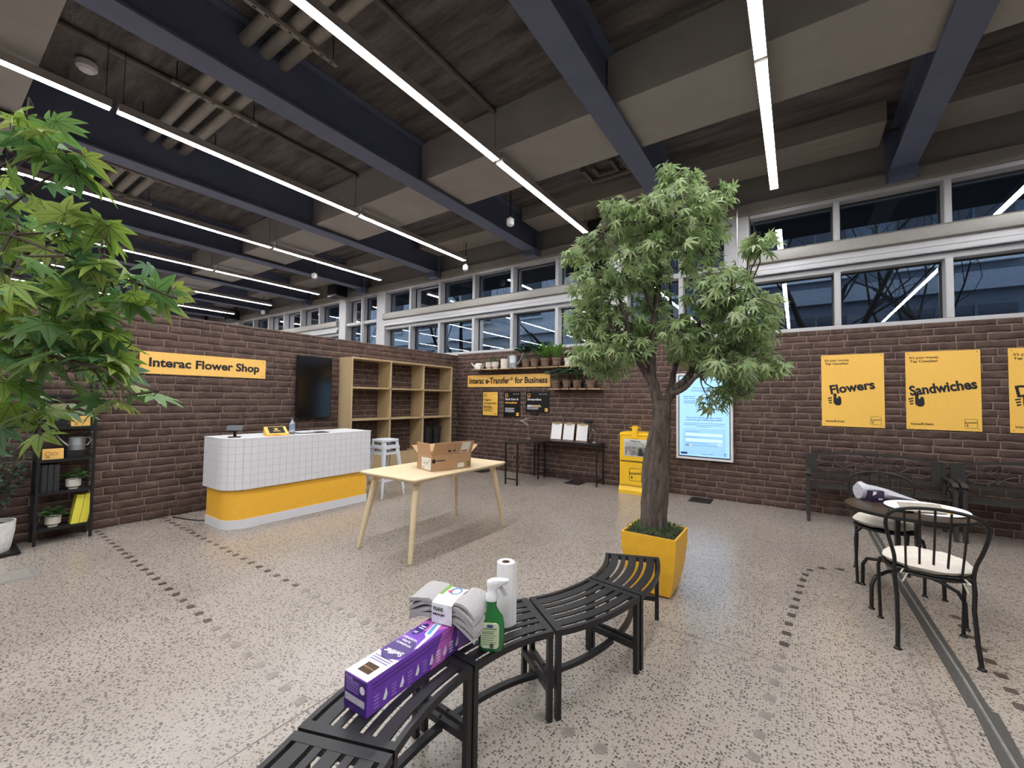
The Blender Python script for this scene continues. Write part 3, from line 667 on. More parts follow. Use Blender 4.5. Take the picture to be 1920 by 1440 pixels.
text('2.4%', SCT, t, .47, .085, .016, .06, -.004); text('Savings', SCT, t, .37, .085, .014, .07, -.004)
MB().tube(arc((.7, .1), .017, 30, 320, 12, 'xz', -.004), .003, 5).build('refresh_icon', SCD, t)
t = thing('header_sign', 'yellow sign panel above touch screen half hidden by maple leaves', 'sign', (-1.46, 7.022, 2.04))
MB().box(0, .62, 0, .012, 0, .25).build('panel', mat('sign_amber', 'f7c468', .5, 0, .02), t)

# ------------------------------------------------------------------ newspaper box
NB = mat('newsbox_yellow', 'f2c228', .4, .0, .04)
t = thing('newspaper_box', 'yellow newspaper vending box with Interac front page by brick wall', 'newspaper box', (-2.12, 6.82, 0))
MB().box(-.265, .265, -.2, .2, .1, .93).build('cabinet', NB, t, bevel=.006)
MB().add([(-.27, -.23, 0), (.27, -.23, 0), (.27, .2, 0), (-.27, .2, 0), (-.27, -.23, .05), (.27, -.23, .05), (.27, -.2, .12), (.27, .2, .12), (-.27, .2, .12), (-.27, -.2, .12)], [(3, 2, 1, 0), (0, 1, 5, 4), (4, 5, 6, 9), (9, 6, 7, 8), (2, 3, 8, 7), (1, 2, 7, 6, 5), (3, 0, 4, 9, 8)]).build('base', NB, t)
MB().add([(-.27, -.22, .93), (.27, -.22, .93), (.27, .2, .93), (-.27, .2, .93), (-.27, -.14, .965), (.27, -.14, .965), (.27, .2, .965), (-.27, .2, .965)], [(3, 2, 1, 0), (4, 5, 6, 7), (0, 1, 5, 4), (1, 2, 6, 5), (2, 3, 7, 6), (3, 0, 4, 7)]).build('roof', NB, t)
d = MB().box(-.25, .25, -.222, -.2, .52, .92).build('door', NB, t, bevel=.004)
MB().box(-.185, .175, -.226, -.222, .595, .865).build('newspaper', mat('newsprint', 'd6d5d2', .7, 0, .04), d)
text('Interac', INK, d, 0, .822, .032, .17, -.226, .01, 'C'); MB().box(-.175, .165, -.2275, -.226, .808, .811).build('rule', INK, d)
text('See how Canadians are saving', INK, d, -.165, .785, .016, .3, -.226, .008); text('and thriving with Interac Debit', INK, d, -.165, .763, .016, .32, -.226, .008)
MB().box(-.17, .165, -.2275, -.226, .607, .752).build('photo_print', mat('news_photo', '8b8782', .7, 0, .65, 22), d)
MB().plate([(.04, .607), (.055, .70), (.075, .735), (.10, .72), (.125, .66), (.145, .607)], -.229, -.2275).build('photo_figure', mat('news_dark', '2e2a2a', .7), d)
MB().plate([(-.15, .607), (-.135, .66), (-.115, .69), (-.09, .66), (-.08, .607)], -.229, -.2275).build('photo_figure', mat('news_mid', 'b9aea4', .7), d)
MB().box(-.055, .025, -.235, -.222, .885, .93).build('handle', NB, d)
lp = MB().box(-.25, .25, -.222, -.2, .13, .50).build('lower_panel', NB, t, bevel=.004)
g = MB(); ring(g, rrect(-.225, .225, .15, .47, .01), rrect(-.205, .205, .17, .45, .01), -.226, -.222); g.build('raised_frame', NB, lp)
emblem(lp, -.1, .205, .2, -.222)
MB().box(-.25, .25, -.224, -.2, .505, .515).build('seam', mat('seam_dark', '6b5212', .6), t)
MB().box(-.055, .025, -.225, -.16, .93, 1.075).build('coin_tower', NB, t, bevel=.004)
MB().tube([(-.1, -.2, 1.045), (-.1, -.22, 1.05), (.07, -.22, 1.05), (.07, -.2, 1.045), (.07, -.15, 1.04), (-.1, -.15, 1.04)], .006, 6, closed=True).build('wire_loop', NB, t, smooth=True)

# ------------------------------------------------------------------ wall shelves
BW = mat('pale_plywood', 'b99f7c', .6, 0, .12, 5, stretch=(.2, 3, 3))
for x0, x1, z, lb, nb in ((-5.7, -2.93, 2.1, 'long upper wall shelf of pale wood holding plants and cans', 6), (-3.84, -2.82, 1.685, 'short lower wall shelf of pale wood holding four brown pots', 4)):
    t = thing('wall_shelf', lb, 'shelf', (x0, 7.03, z))
    MB().box(0, x1 - x0, -.2, 0, -.018, 0).build('board', BW, t, bevel=.002)
    for k in range(nb):
        x = .25 + (x1 - x0 - .5) * k / (nb - 1)
        MB().box(x - .008, x + .008, -.21, 0, -.028, -.018).add([], []).box(x - .008, x + .008, -.21, -.204, -.028, .06).box(x - .008, x + .008, -.006, 0, -.028, .1).build('bracket', BLACK, t)
# ------------------------------------------------------------------ plants
BROWNP = mat('brown_clay_pot', '77604f', .8, 0, .08); WPOT = mat('white_ceramic', 'd6cfc4', .5, 0, .04); SOIL = mat('potting_soil', '2a211b', .95, 0, .3, 40)
LBRI = leaf_mat('bright_leaf', ['5f8f3f', '79a650', '4f7f38'], '44702e'); LDK = leaf_mat('dark_leaf', ['34493b', '53705b', '3f5f4a', '6d8a74'], '3a5543'); LMED = leaf_mat('small_green_leaf', ['3f6634', '5d8447', '2f5230'], '2f5230')
LEUC = leaf_mat('eucalyptus_leaf', ['33463a', '4a6150', '5f7a62', '2a3b31'], '2b3b30')
def blade(L, Wd, curl=.3, fold=.15, n=6):
    """simple pointed leaf along +x, with midrib attribute"""
    vs = []; fs = []; at = []
    for i in range(n + 1):
        t = i / n; w = Wd * math.sin(math.pi * min(1, t ** .75 * .97 + .02)) / 2; z = -curl * L * t * t
        vs += [(t * L, w, z + fold * w), (t * L, 0, z), (t * L, -w, z + fold * w)]; at += [1, 0, 1]
    for i in range(n):
        a = i * 3; fs += [(a, a + 1, a + 4, a + 3), (a + 1, a + 2, a + 5, a + 4)]
    return vs, fs, at
def set_vein(me, at):
    a = me.attributes.new('vein', 'FLOAT', 'POINT'); a.data.foreach_set('value', at)
def leaf_mesh(vs, fs, at, material, name='leaf'):
    me = bpy.data.meshes.new(name); me.from_pydata([tuple(v) for v in vs], [], fs); set_vein(me, at)
    me.polygons.foreach_set('use_smooth', [True] * len(me.polygons)); me.materials.append(material); return me
def joined(name, parent, material, items):
    V = []; Fc = []; A = []
    for (vs, fs, at), M in items:
        n = len(V); V += [tuple(M @ Vector(p)) for p in vs]; Fc += [tuple(n + i for i in f) for f in fs]; A += at
    return stuff(link(name, leaf_mesh(V, Fc, A, material, name), parent))
def euler(x, y, z): return Matrix.Rotation(z, 4, 'Z') @ Matrix.Rotation(y, 4, 'Y') @ Matrix.Rotation(x, 4, 'X')
def pot(t, r, h, m, foot=False, saucer=False, rim=True):
    if foot: MB().lathe([(0, 0), (r * .62, 0), (r * .62, h * .14), (r * .95, h * .3), (r, h), (r * .92, h), (r * .9, h * .85), (0, h * .85)], seg=24).build('pot', m, t, smooth=True)
    else: MB().lathe([(0, 0), (r * .78, 0), (r * .95, h * .7), (r * (1.06 if rim else 1), h * .74), (r * (1.08 if rim else 1.0), h), (r * .95, h), (r * .93, h * .86), (0, h * .86)], seg=24).build('pot', m, t, smooth=True)
    if saucer: MB().lathe([(0, -.0), (r * .95, 0), (r * 1.12, h * .14), (r * 1.06, h * .15), (r * .9, .004)], seg=24).build('saucer', m, t, smooth=True)
    MB().lathe([(0, h * .86), (r * .9, h * .88), (r * .5, h * .93), (0, h * .94)], seg=16).build('soil', SOIL, t, smooth=True)
def bushy(t, z, r, hgt, n, size, material, flat=.5):
    it = []
    for k in range(n):
        a = random.uniform(0, 6.283); q = math.sqrt(random.random()); s = size * random.uniform(.7, 1.2)
        M = Matrix.Translation((r * q * math.cos(a), r * q * math.sin(a), z + hgt * (1 - q * q * .7) * random.uniform(.4, 1))) @ euler(random.uniform(-.5, .5), random.uniform(-1.1, .4) * (1 - flat) - .25, a + random.uniform(-.7, .7))
        it.append((blade(s, s * .75, .25), M))
    joined('foliage', t, material, it)
def broad(t, z, n, L, Wd, material, up=1.0, stem=.0):
    me = leaf_mesh(*blade(L, Wd, .22, .35, 8), material)
    for k in range(n):
        a = -1.571 + 1.45 * ((k + .5) / n - .5) * 2 + random.uniform(-.1, .1); el = -R(random.uniform(48, 80)) * up; b = Vector((math.cos(a), math.sin(a), 0)) * (.012 + stem * .4)
        link('leaf', me, t, (b.x, b.y, z + stem * random.uniform(.7, 1.1)), (random.uniform(-.3, .3), el, a), (random.uniform(.75, 1.1),) * 3)
    if stem:
        g = MB()
        for k in range(n): a = 6.283 * k / n; g.tube([(0, 0, z - .02), (stem * .2 * math.cos(a), stem * .2 * math.sin(a), z + stem * .9)], .003, 4)
        g.build('stems', mat('green_stem', '4a6a3a', .6), t)
SY = 6.905
def potted(x, y, z, label, kind, r, h, group=None, rz=0):
    t = thing('potted_plant', label, 'plant', (x, y, z), rz, group)
    if kind == 'smallwhite': pot(t, r, h, WPOT, foot=True); bushy(t, h * .9, r * 1.25, r * 1.5, 46, .035, LMED)
    elif kind == 'monstera': pot(t, r, h, BROWNP, saucer=True); broad(t, h * .85, 10, .2, .14, LDK, .4, .2)
    elif kind == 'bright': pot(t, r, h, BROWNP, saucer=True); broad(t, h * .85, 12, .36, .13, LBRI, .95)
    elif kind == 'trail': pot(t, r, h, BROWNP, saucer=True); broad(t, h * .85, 13, .16, .11, LDK, .25, .18)
    elif kind == 'whiteleafy': pot(t, r, h, WPOT, saucer=True); broad(t, h * .85, 14, .12, .04, LMED, .6, .06)
    return t
potted(-5.307, SY, 2.1, 'small leafy plant in white footed pot, left of a pair on upper shelf', 'smallwhite', .075, .14, 'plants on the upper shelf')
potted(-5.14, SY, 2.1, 'small leafy plant in white footed pot, right of a pair on upper shelf', 'smallwhite', .075, .14, 'plants on the upper shelf')
potted(-4.385, SY, 2.1, 'dark spade-leaf plant in brown pot beside galvanised jug on upper shelf', 'monstera', .085, .16, 'plants on the upper shelf')
potted(-4.19, SY, 2.1, 'dark spade-leaf plant in brown pot, second brown pot on upper shelf', 'monstera', .085, .16, 'plants on the upper shelf')
potted(-3.955, SY, 2.1, 'bright broad-leaf plant in brown pot, left one of two on upper shelf', 'bright', .09, .165, 'plants on the upper shelf')
potted(-3.71, SY, 2.1, 'bright broad-leaf plant in brown pot, right one of two on upper shelf', 'bright', .09, .165, 'plants on the upper shelf')
potted(-3.471, SY, 2.1, 'thin-leaved plant in white pot near end of upper shelf', 'whiteleafy', .07, .15, 'plants on the upper shelf')
for k, x in enumerate((-3.722, -3.489, -3.285, -3.03)):
    potted(x, SY, 1.685, 'dark trailing plant in brown pot, %s on the short lower shelf' % ['first from left', 'second from left', 'third from left', 'rightmost'][k], 'trail', .083, .15, 'plants on the lower shelf')
t = thing('flower_vase', 'plain off-white cylinder pot on upper shelf', 'pot', (-4.9, SY, 2.1)); MB().lathe([(0, 0), (.08, 0), (.085, .05), (.082, .19), (.07, .19), (.068, .04), (0, .04)], seg=24).build('body', WPOT, t, smooth=True)
MB().lathe([(.086, .055), (.089, .06), (.086, .065)], seg=24).build('rim_band', WPOT, t, smooth=True)
def watering_can(t, r, h, m, side=-1, low=False):
    MB().lathe([(0, 0), (r, 0), (r, h * .35), (r * 1.03, h * .4), (r, h * .45), (r * .97, h), (r * .9, h), (r * .9, h * .8), (0, h * .8)] if not low else [(0, 0), (r, 0), (r * 1.05, h * .3), (r * .95, h * .75), (r * .6, h), (0, h)], seg=24).build('body', m, t, smooth=True)
    MB().tube([(side * r * .8, 0, h * .25), (side * r * 1.5, 0, h * .6), (side * r * 2.3, 0, h * 1.12)], [r * .2, r * .14, r * .1], 8).build('spout', m, t, smooth=True)
    if not low: MB().lathe([(r * .1, 0), (r * .32, r * .3), (0, r * .32)], seg=12, M=Matrix.Translation((side * r * 2.25, 0, h * 1.08)) @ Matrix.Rotation(side * R(50), 4, 'Y')).build('rose', m, t, smooth=True)
    MB().tube([(-side * r * .9, 0, h * .9), (-side * r * 1.5, 0, h * .95), (-side * r * 1.65, 0, h * .65), (-side * r * 1.3, 0, h * .35), (-side * r * .95, 0, h * .3)], r * .08, 6).build('handle', m, t, smooth=True)
t = thing('watering_can', 'small white watering can at left end of upper shelf', 'watering can', (-5.58, SY, 2.1)); watering_can(t, .09, .13, WPOT, -1, True)
t = thing('watering_can', 'galvanised metal watering jug in middle of upper shelf', 'watering can', (-4.68, SY, 2.1)); watering_can(t, .1, .25, STEEL, 1)
t = thing('metal_pot', 'galvanised ribbed metal pot on upper shelf behind maple leaves', 'pot', (-3.29, SY, 2.1))
MB().lathe([(0, 0), (.075, 0), (.078, .04), (.082, .05), (.078, .06), (.08, .12), (.084, .13), (.08, .14), (.082, .17), (.076, .17), (.07, .02), (0, .02)], seg=24).build('body', STEEL, t, smooth=True)

t = thing('flower_vase', 'white ceramic pot at right end of upper shelf', 'pot', (-3.03, SY, 2.1)); MB().lathe([(0, 0), (.07, 0), (.085, .1), (.09, .17), (.08, .17), (.07, .03), (0, .03)], seg=24).build('body', WPOT, t, smooth=True)
MB().lathe([(.088, .16), (.093, .165), (.093, .172), (.086, .175)], seg=24).build('rim_band', WPOT, t, smooth=True)
# ------------------------------------------------------------------ corner desk with lamps and clipboards
DW = mat('dark_walnut_top', '2c211e', .45, 0, .15, 6)
t = thing('corner_desk', 'black L-shaped metal corner desk against brick wall', 'desk', (-2.83, 6.8, 0))
MB().box(-1.2, .05, -.1, .2, .715, .735).build('desk_top', DW, t)
MB().prism([(-1.2, -.1), (-.88, -.1), (-1.1, -.88), (-1.42, -.85), (-1.42, .2), (-1.2, .2)], .714, .734).build('side_top', DW, t)
for x, y in ((0, -.07), (.02, .17), (-1.16, -.06), (-1.16, .17), (-1.38, -.8), (-1.12, -.83), (-1.38, .17)):
    MB().box(x - .011, x + .011, y - .011, y + .011, 0, .715).build('leg', BLACK, t)
for a, b in (((0, -.07), (.02, .17)), ((-1.38, -.8), (-1.12, -.83)), ((-1.16, -.06), (-1.16, .17))):
    MB().bar([(a[0], a[1], .1), (b[0], b[1], .1)], .018, .018).build('stretcher', BLACK, t)
MB().box(-1.16, .02, .16, .175, .1, .118).build('back_rail', BLACK, t); MB().box(-1.16, 0, -.08, -.065, .69, .715).build('front_rail', BLACK, t)
MB().bar([(-1.36, -.78, .62), (-1.33, -.7, .71)], .012, .012).build('brace', CHROME, t)
CLW = mat('clipboard_hardboard', '8a6a4c', .6, 0, .08)
for k, x in enumerate((-3.73, -3.475, -3.21)):
    t = thing('clipboard', 'brown clipboard with blank white sheet, %s of three on desk' % ['leftmost', 'middle one', 'rightmost'][k], 'clipboard', (x, 6.93, .735), 0, 'clipboards on the corner desk')
    for nm, mb, mm in (('board', MB().box(-.115, .115, -.003, .003, 0, .325), CLW), ('sheet', MB().box(-.105, .105, -.0045, -.003, .012, .3), PAPER), ('clip', MB().box(-.055, .055, -.012, -.0045, .283, .315).tube([(-.03, -.008, .315), (-.02, -.008, .335), (.02, -.008, .335), (.03, -.008, .315)], .004, 6), mat('brass_clip', '9b8c6c', .35, .7))):
        mb.build(nm, mm, t, rot=(R(-12), 0, 0))
def desk_lamp(x, y, label, pts, head, dx):
    t = thing('desk_lamp', label, 'lamp', (x, y, .735), 0, 'swing-arm desk lamps')
    MB().lathe([(0, 0), (.05, 0), (.048, .012), (.012, .02), (0, .02)], seg=18).build('base', CHROME, t, smooth=True)
    for a, b in zip(pts, pts[1:]):
        for s in (-.006, .006): MB().tube([(a[0], s, a[1]), (b[0], s, b[1])], .0045, 6).build('arm', CHROME, t, smooth=True)
    for p in pts[1:-1]: MB().tube([(p[0], -.014, p[1]), (p[0], .014, p[1])], .011, 8).build('joint', CHROME, t, smooth=True)
    h = MB().box(-.075, .075, -.035, .035, -.03, .03).build('lamp_head', BLACK, t, (head[0], 0, head[1]), rot=(0, R(dx), 0), bevel=.012)
    return t
desk_lamp(-4.2, 6.72, 'swing-arm desk lamp with arm extended at left end of desk', [(0, .0), (0, .25), (-.17, .34), (.05, .4), (.1, .44)], (.12, .47), 5)
desk_lamp(-2.94, 6.9, 'swing-arm desk lamp folded at right end of desk behind clipboards', [(0, 0), (0, .2), (-.04, .22), (-.09, .07), (-.1, .3)], (-.12, .36), 0)
# black steel floor plates
FP = mat('black_floor_plate', '2a2624', .55, .2, .2, 30)
for cx, cy, lb in ((-5.32, 6.78, 'black steel floor plate in corner behind wooden table'), (-3.28, 6.86, 'black steel floor plate under corner desk'), (-1.2, 6.83, 'black steel floor plate under touch screen')):
    t = thing('floor_plate', lb, 'floor plate', (cx, cy, 0), 0, 'wall foot plates')
    MB().box(-.15, .15, -.19, .15, 0, .008).build('plate', FP, t, bevel=.002)
    for sx in (-.1, .1): MB().lathe([(0, .008), (.012, .008), (.01, .014), (0, .015)], c=(sx, .08), seg=10).build('bolt', DARKM, t)

# ------------------------------------------------------------------ cube shelf against the left wall
t = thing('cube_bookcase', 'tall oak cube bookcase with nine open compartments and cabinet base', 'bookcase', (-6.295, 4.1, 0), R(90))
Wd, D, H = 2.39, .345, 2.135; th = .028
for x in (0, Wd - th): MB().box(x, x + th, -D, 0, 0, H).build('side_panel', WOODK, t)
for x in (.785, 1.575): MB().box(x, x + th, -D, 0, .5, H - th).build('divider', WOODK, t)
for z in (H - th, 1.62, 1.09): MB().box(th, Wd - th, -D, 0, z, z + th).build('shelf_board', WOODK, t)
MB().box(th, Wd - th, -D, 0, .475, .5).build('cabinet_top', WOODK, t)
for k in range(3):
    x = th + k * .79; d = MB().box(x + .002, x + .775, -D, -D + .02, .06, .472).build('door', WOODK, t)
    MB().tube([(x + .7, -D - .004, .4), (x + .7, -D + .005, .4)], .012, 10).build('finger_hole', INK, d)
MB().box(th, Wd - th, -D + .03, -.02, 0, .06).build('plinth', WOODK, t); MB().box(th, Wd - th, -D + .03, -.01, .06, .47).build('cabinet_body', WOODK, t)
RBP = mat('black_florist_bucket', '1e1d1f', .5, 0, .1)
for k, (x, y, l) in enumerate(((-6.12, 5.96, 'tall black florist bucket, left one in bookcase lower right compartment'), (-6.12, 6.2, 'tall black florist bucket, right one in bookcase lower right compartment'))):
    t = thing('flower_bucket', l, 'bucket', (x, y, .5), 0, 'black florist buckets')
    MB().lathe([(0, 0), (.085, 0), (.092, .12), (.098, .125), (.1, .24), (.106, .245), (.11, .37), (.118, .375), (.118, .4), (.108, .4), (.095, .02), (0, .02)], seg=24).build('body', RBP, t, smooth=True)
    MB().lathe([(.112, .372), (.12, .38), (.12, .388), (.112, .392)], seg=24).build('rim', RBP, t, smooth=True)
WICK = mat('dark_wicker', '4a332a', .8, 0, .3, 60, bump=.8, bscale=90)
def basket(x, y, w, d, h, label):
    t = thing('wicker_basket', label, 'basket', (x, y, .5), 0, 'wicker baskets'); 
    body = MB(); n = 7
    for k in range(n):
        z = .01 + (h - .02) * k / (n - 1); q = 1 + .12 * k / (n - 1)
        pts = [(px * q, pz * q, z) for px, pz in rrect(-w / 2, w / 2, -d / 2, d / 2, .03, 3)]
        body.tube(pts, h / n * .58, 6, closed=True)
    body.build('weave', WICK, t, smooth=True)
    MB().box(-w / 2, w / 2, -d / 2, d / 2, 0, .012).build('bottom', WICK, t)
    MB().tube([(px * 1.14, pz * 1.14, h) for px, pz in rrect(-w / 2, w / 2, -d / 2, d / 2, .03, 3)], .014, 6, closed=True).build('rim', WICK, t, smooth=True)
    for sy in (-1, 1): MB().tube(arc((0, h), .05, 0, 180, 8, 'xz', sy * d * .56), .008, 6).build('handle', WICK, t, smooth=True)
basket(-6.12, 4.45, .22, .32, .2, 'dark brown wicker basket in bookcase, farther left'); basket(-6.12, 5.2, .22, .3, .2, 'dark brown wicker basket in bookcase middle compartment, above the stools')
# ------------------------------------------------------------------ stacked white metal stools
WM = mat('white_enamel_steel', 'dfe5ec', .35, .1, .03)
def stool(x, y, z0, rz, label):
    t = thing('metal_stool', label, 'stool', (x, y, z0), rz, 'stacked white metal stools'); H = .76
    MB().prism(rrect(-.155, .155, -.155, .155, .05), H - .035, H).build('seat', WM, t, bevel=.006)
    for sx in (-1, 1):
        for sy in (-1, 1):
            a = Vector((sx * .135, sy * .135, H - .02)); b = Vector((sx * .21, sy * .21, .03))
            g = MB(); c1, c2 = .055, .022
            vs = []
            for p, q in ((a, c1), (b, c2)):
                vs += [(p.x, p.y, p.z), (p.x - sx * q, p.y, p.z), (p.x - sx * q, p.y - sy * .008, p.z), (p.x - sx * .008, p.y - sy * .008, p.z), (p.x - sx * .008, p.y - sy * q, p.z), (p.x, p.y - sy * q, p.z)]
            fs = [(i, (i + 1) % 6, 6 + (i + 1) % 6, 6 + i) for i in range(6)] + [(0, 1, 2, 3, 4, 5), (6, 7, 8, 9, 10, 11)]
            l = g.add(vs, fs).build('leg', WM, t)
            MB().lathe([(0, 0), (.014, 0), (.016, .04), (0, .04)], c=(sx * .205, sy * .205), seg=10).build('foot_cap', WM, l)
    for z, q in ((H - .12, .15), (.25, .19)):
        for sx, sy in ((0, -1), (0, 1), (-1, 0), (1, 0)):
            if sx: MB().box(sx * q - .004, sx * q + .004, -q, q, z - .018, z + .018).build('brace', WM, t)
            else: MB().box(-q, q, sy * q - .004, sy * q + .004, z - .018, z + .018).build('brace', WM, t)
    return t
stool(-5.2, 4.2, 0, 0, 'white metal stool, lower one of two stacked beside counter'); stool(-5.2, 4.2, .085, 0, 'white metal stool, upper one of two stacked beside counter')

# ------------------------------------------------------------------ wooden table with cardboard box
ASH = mat('pale_ash_wood', 'd9c4a0', .5, 0, .07, 5, stretch=(8, .6, 4))
t = thing('wooden_table', 'pale ash wooden table with four splayed tapered legs', 'table', (-3.2, 3.3, 0))
def chamfer_top(a, b, r, z0, z1, inset):
    lo = rrect(-a + inset, a - inset, -b + inset, b - inset, max(.01, r - inset)); hi = rrect(-a, a, -b, b, r); n = len(lo)
    vs = [(x, y, z0) for x, y in lo] + [(x, y, z1 - .01) for x, y in hi] + [(x, y, z1) for x, y in rrect(-a + .003, a - .003, -b + .003, b - .003, r)]
    fs = [tuple(range(n - 1, -1, -1)), tuple(range(2 * n, 3 * n))]
    for q in (0, n): fs += [(q + i, q + (i + 1) % n, q + n + (i + 1) % n, q + n + i) for i in range(n)]
    return MB().add(vs, fs)
chamfer_top(.40, .72, .05, .71, .745, .025).build('table_top', ASH, t)
for sx in (-1, 1):
    for sy in (-1, 1):
        MB().tube([(sx * .285, sy * .58, .715), (sx * .31, sy * .62, .5), (sx * .365, sy * .71, .004)], [.034, .031, .019], 14).build('leg', ASH, t, smooth=True)
        MB().box(sx * .3 - .05, sx * .3 + .05, sy * .6 - .05, sy * .6 + .05, .695, .712).build('leg_plate', ASH, t)
CB = mat('cardboard', 'b18d6a', .8, 0, .06); CBI = mat('cardboard_inside', 'a07c5a', .85, 0, .06); LBLW = mat('shipping_label', 'dcd8d0', .7)
t = thing('cardboard_box', 'open brown cardboard box on the wooden table', 'box', (-3.08, 3.26, .745), R(76))
a, b, hh = .24, .145, .16
for nm, q in (('wall', (-a, a, -b, -b + .004)), ('wall', (-a, a, b - .004, b)), ('wall', (-a, -a + .004, -b, b)), ('wall', (a - .004, a, -b, b))): MB().box(*q, 0, hh).build(nm, CB, t)
MB().box(-a, a, -b, b, 0, .004).build('bottom', CB, t)
def flap(axis, sgn, w, l, ang):
    if axis == 'y': M = Matrix.Translation((0, sgn * b, hh)) @ Matrix.Rotation(-sgn * R(ang), 4, 'X'); mb = MB().box(-w, w, -.002, .002, 0, l, M)
    else: M = Matrix.Translation((sgn * a, 0, hh)) @ Matrix.Rotation(sgn * R(ang), 4, 'Y'); mb = MB().box(-.002, .002, -w, w, 0, l, M)
    return mb.build('flap', CB, t), M
f1, M1 = flap('y', -1, a, .14, 24); f2, M2 = flap('y', 1, a, .14, 62); f3, M3 = flap('x', -1, b - .02, .12, 8); f4, M4 = flap('x', 1, b, .12, 50)
MB().box(.09, .2, -.003, -.002, .01, .13, M1).build('shipping_label', LBLW, f1); MB().box(.1, .18, -.0035, -.003, .02, .035, M1).build('label_stripe', mat('red_stripe', 'a5432f', .6), f1)
MB().plate([(-.0, .03), (.03, .03), (.015, .06)], -.0032, -.002, M1).build('mark', INK, f1); MB().plate([(-.06, .03), (-.02, .03), (-.02, .045), (-.06, .05)], -.0032, -.002, M1).build('mark', INK, f1)
MB().tube([(-.215, -b - .001, .1), (-.215, -b, .1)], .022, 14).build('round_mark', INK, t); lines(t, -.185, .095, .12, 1, .02, .011, INK, -b)
MB().box(.07, .15, -b - .0012, -b, .015, .06).build('shipping_label', LBLW, t)
g = MB(); ring(g, [(.19, .02), (.225, .02), (.225, .06), (.19, .06)], [(.196, .026), (.219, .026), (.219, .054), (.196, .054)], -b - .0012, -b); g.build('mark', INK, t)
MB().box(-a - .0012, -a, -.13, .05, .01, .13).build('handwritten_label', LBLW, t)
for k in range(7):
    z = .03 + random.random() * .085; y = -.11 + k * .022
    MB().tube([(-a - .0018, y, z), (-a - .0018, y + .014, z + random.uniform(-.02, .025)), (-a - .0018, y + .026, z)], .0016, 4).build('pen_stroke', INK, t)
# ------------------------------------------------------------------ serpentine bench segments
BENCH = mat('bench_black_steel', '222225', .42, .25, .12, 40)
SZ = .41
JO = [((-1.12, 2.83), (-.79, 2.965)), ((-1.045, 2.375), (-.715, 2.325)), ((-1.205, 1.945), (-.93, 1.74)), ((-1.4, 1.345), (-1.07, 1.325)), ((-1.335, .755), (-1.01, .875)), ((-1.2, .22), (-.86, .30))]
BL = ['curved slatted black bench segment beside yellow planter, farthest along', 'curved slatted black bench segment, empty, second from yellow planter', 'curved slatted black bench segment holding spray bottle and paper roll', 'curved slatted black bench segment under the purple box', 'curved slatted black bench segment cut off by bottom edge']
def lerp(a, b, t): return Vector((a[0] + (b[0] - a[0]) * t, a[1] + (b[1] - a[1]) * t, 0))
def bench_seg(J0, J1, label, n=14):
    (L0, R0), (L1, R1) = J0, J1
    org = (lerp(L0, R0, .5) + lerp(L1, R1, .5)) / 2
    t = thing('bench_segment', label, 'bench', org, 0, 'serpentine bench segments')
    def tang(L, R_): d = (lerp(L, R_, 1) - lerp(L, R_, 0)).normalized(); return Vector((d.y, -d.x, 0))
    T0, T1 = tang(L0, R0), tang(L1, R1)
    g0 = T0 * .006; g1 = -T1 * .006
    def pt(w, s, z):
        a = lerp(L0, R0, w) + g0; b = lerp(L1, R1, w) + g1; l = (b - a).length
        h = (2 * s ** 3 - 3 * s * s + 1) * a + (s ** 3 - 2 * s * s + s) * T0 * l + (-2 * s ** 3 + 3 * s * s) * b + (s ** 3 - s * s) * T1 * l - org
        return Vector((h.x, h.y, z))
    ws = [.055, .05, .14, .05, .08, .05, .14, .05, .08, .05, .14, .05, .055]; tot = sum(ws); x = 0; bars = []
    for i, q in enumerate(ws):
        if i % 2 == 0: bars.append((x / tot, (x + q) / tot))
        x += q
    def strip(w0, w1, s0, s1, z0, z1, k=n):
        vs = []; fs = []
        for i in range(k + 1):
            s = s0 + (s1 - s0) * i / k
            vs += [pt(w0, s, z0), pt(w1, s, z0), pt(w1, s, z1), pt(w0, s, z1)]
        for i in range(k):
            a = i * 4
            fs += [(a + j, a + (j + 1) % 4, a + 4 + (j + 1) % 4, a + 4 + j) for j in range(4)]
        fs += [(3, 2, 1, 0), tuple(range(k * 4, k * 4 + 4))]
        return MB().add(vs, fs)
    for i, (a, b) in enumerate(bars):
        if i in (0, 6): strip(a, b, 0, 1, SZ - .028, SZ).build('side_rail', BENCH, t, smooth=True, auto=50)
        else: strip(a, b, .05, .95, SZ - .007, SZ - .0005).build('slat', BENCH, t, smooth=True, auto=50)
    for s0, s1 in ((0, .065), (.935, 1)): strip(bars[0][0], 1, s0, s1, SZ - .028, SZ + .0004, 2).build('end_plate', BENCH, t)
    mids = []
    for s, in ((.03,), (.97,)):
        ps = []
        for w in (.045, .955):
            p = pt(w, s, 0); q = pt(w, .5, 0); d = (pt(w, s + .01, 0) - pt(w, s - .01, 0)).normalized(); c = Vector((-d.y, d.x, 0)) * .0125; d = d * .0125
            MB().prism([(p + d + c)[:2], (p - d + c)[:2], (p - d - c)[:2], (p + d - c)[:2]], 0, SZ - .028).build('leg', BENCH, t); ps.append(p)
        cb = MB().bar([ps[0] + Vector((0, 0, .14)), ps[1] + Vector((0, 0, .14))], .022, .03).build('crossbar', BENCH, t)
        m_ = (ps[0] + ps[1]) / 2 + Vector((0, 0, .155))
        MB().lathe([(0, 0), (.007, 0), (.006, .005), (0, .006)], c=m_[:2], seg=8, M=Matrix.Translation((0, 0, .155))).build('bolt', BENCH, cb)
    MB().bar([pt(.5, i / 12 * .94 + .03, .113) for i in range(13)], .03, .022).build('stretcher', BENCH, t)
    return t
for k in range(5): bench_seg(JO[k], JO[k + 1], BL[k])
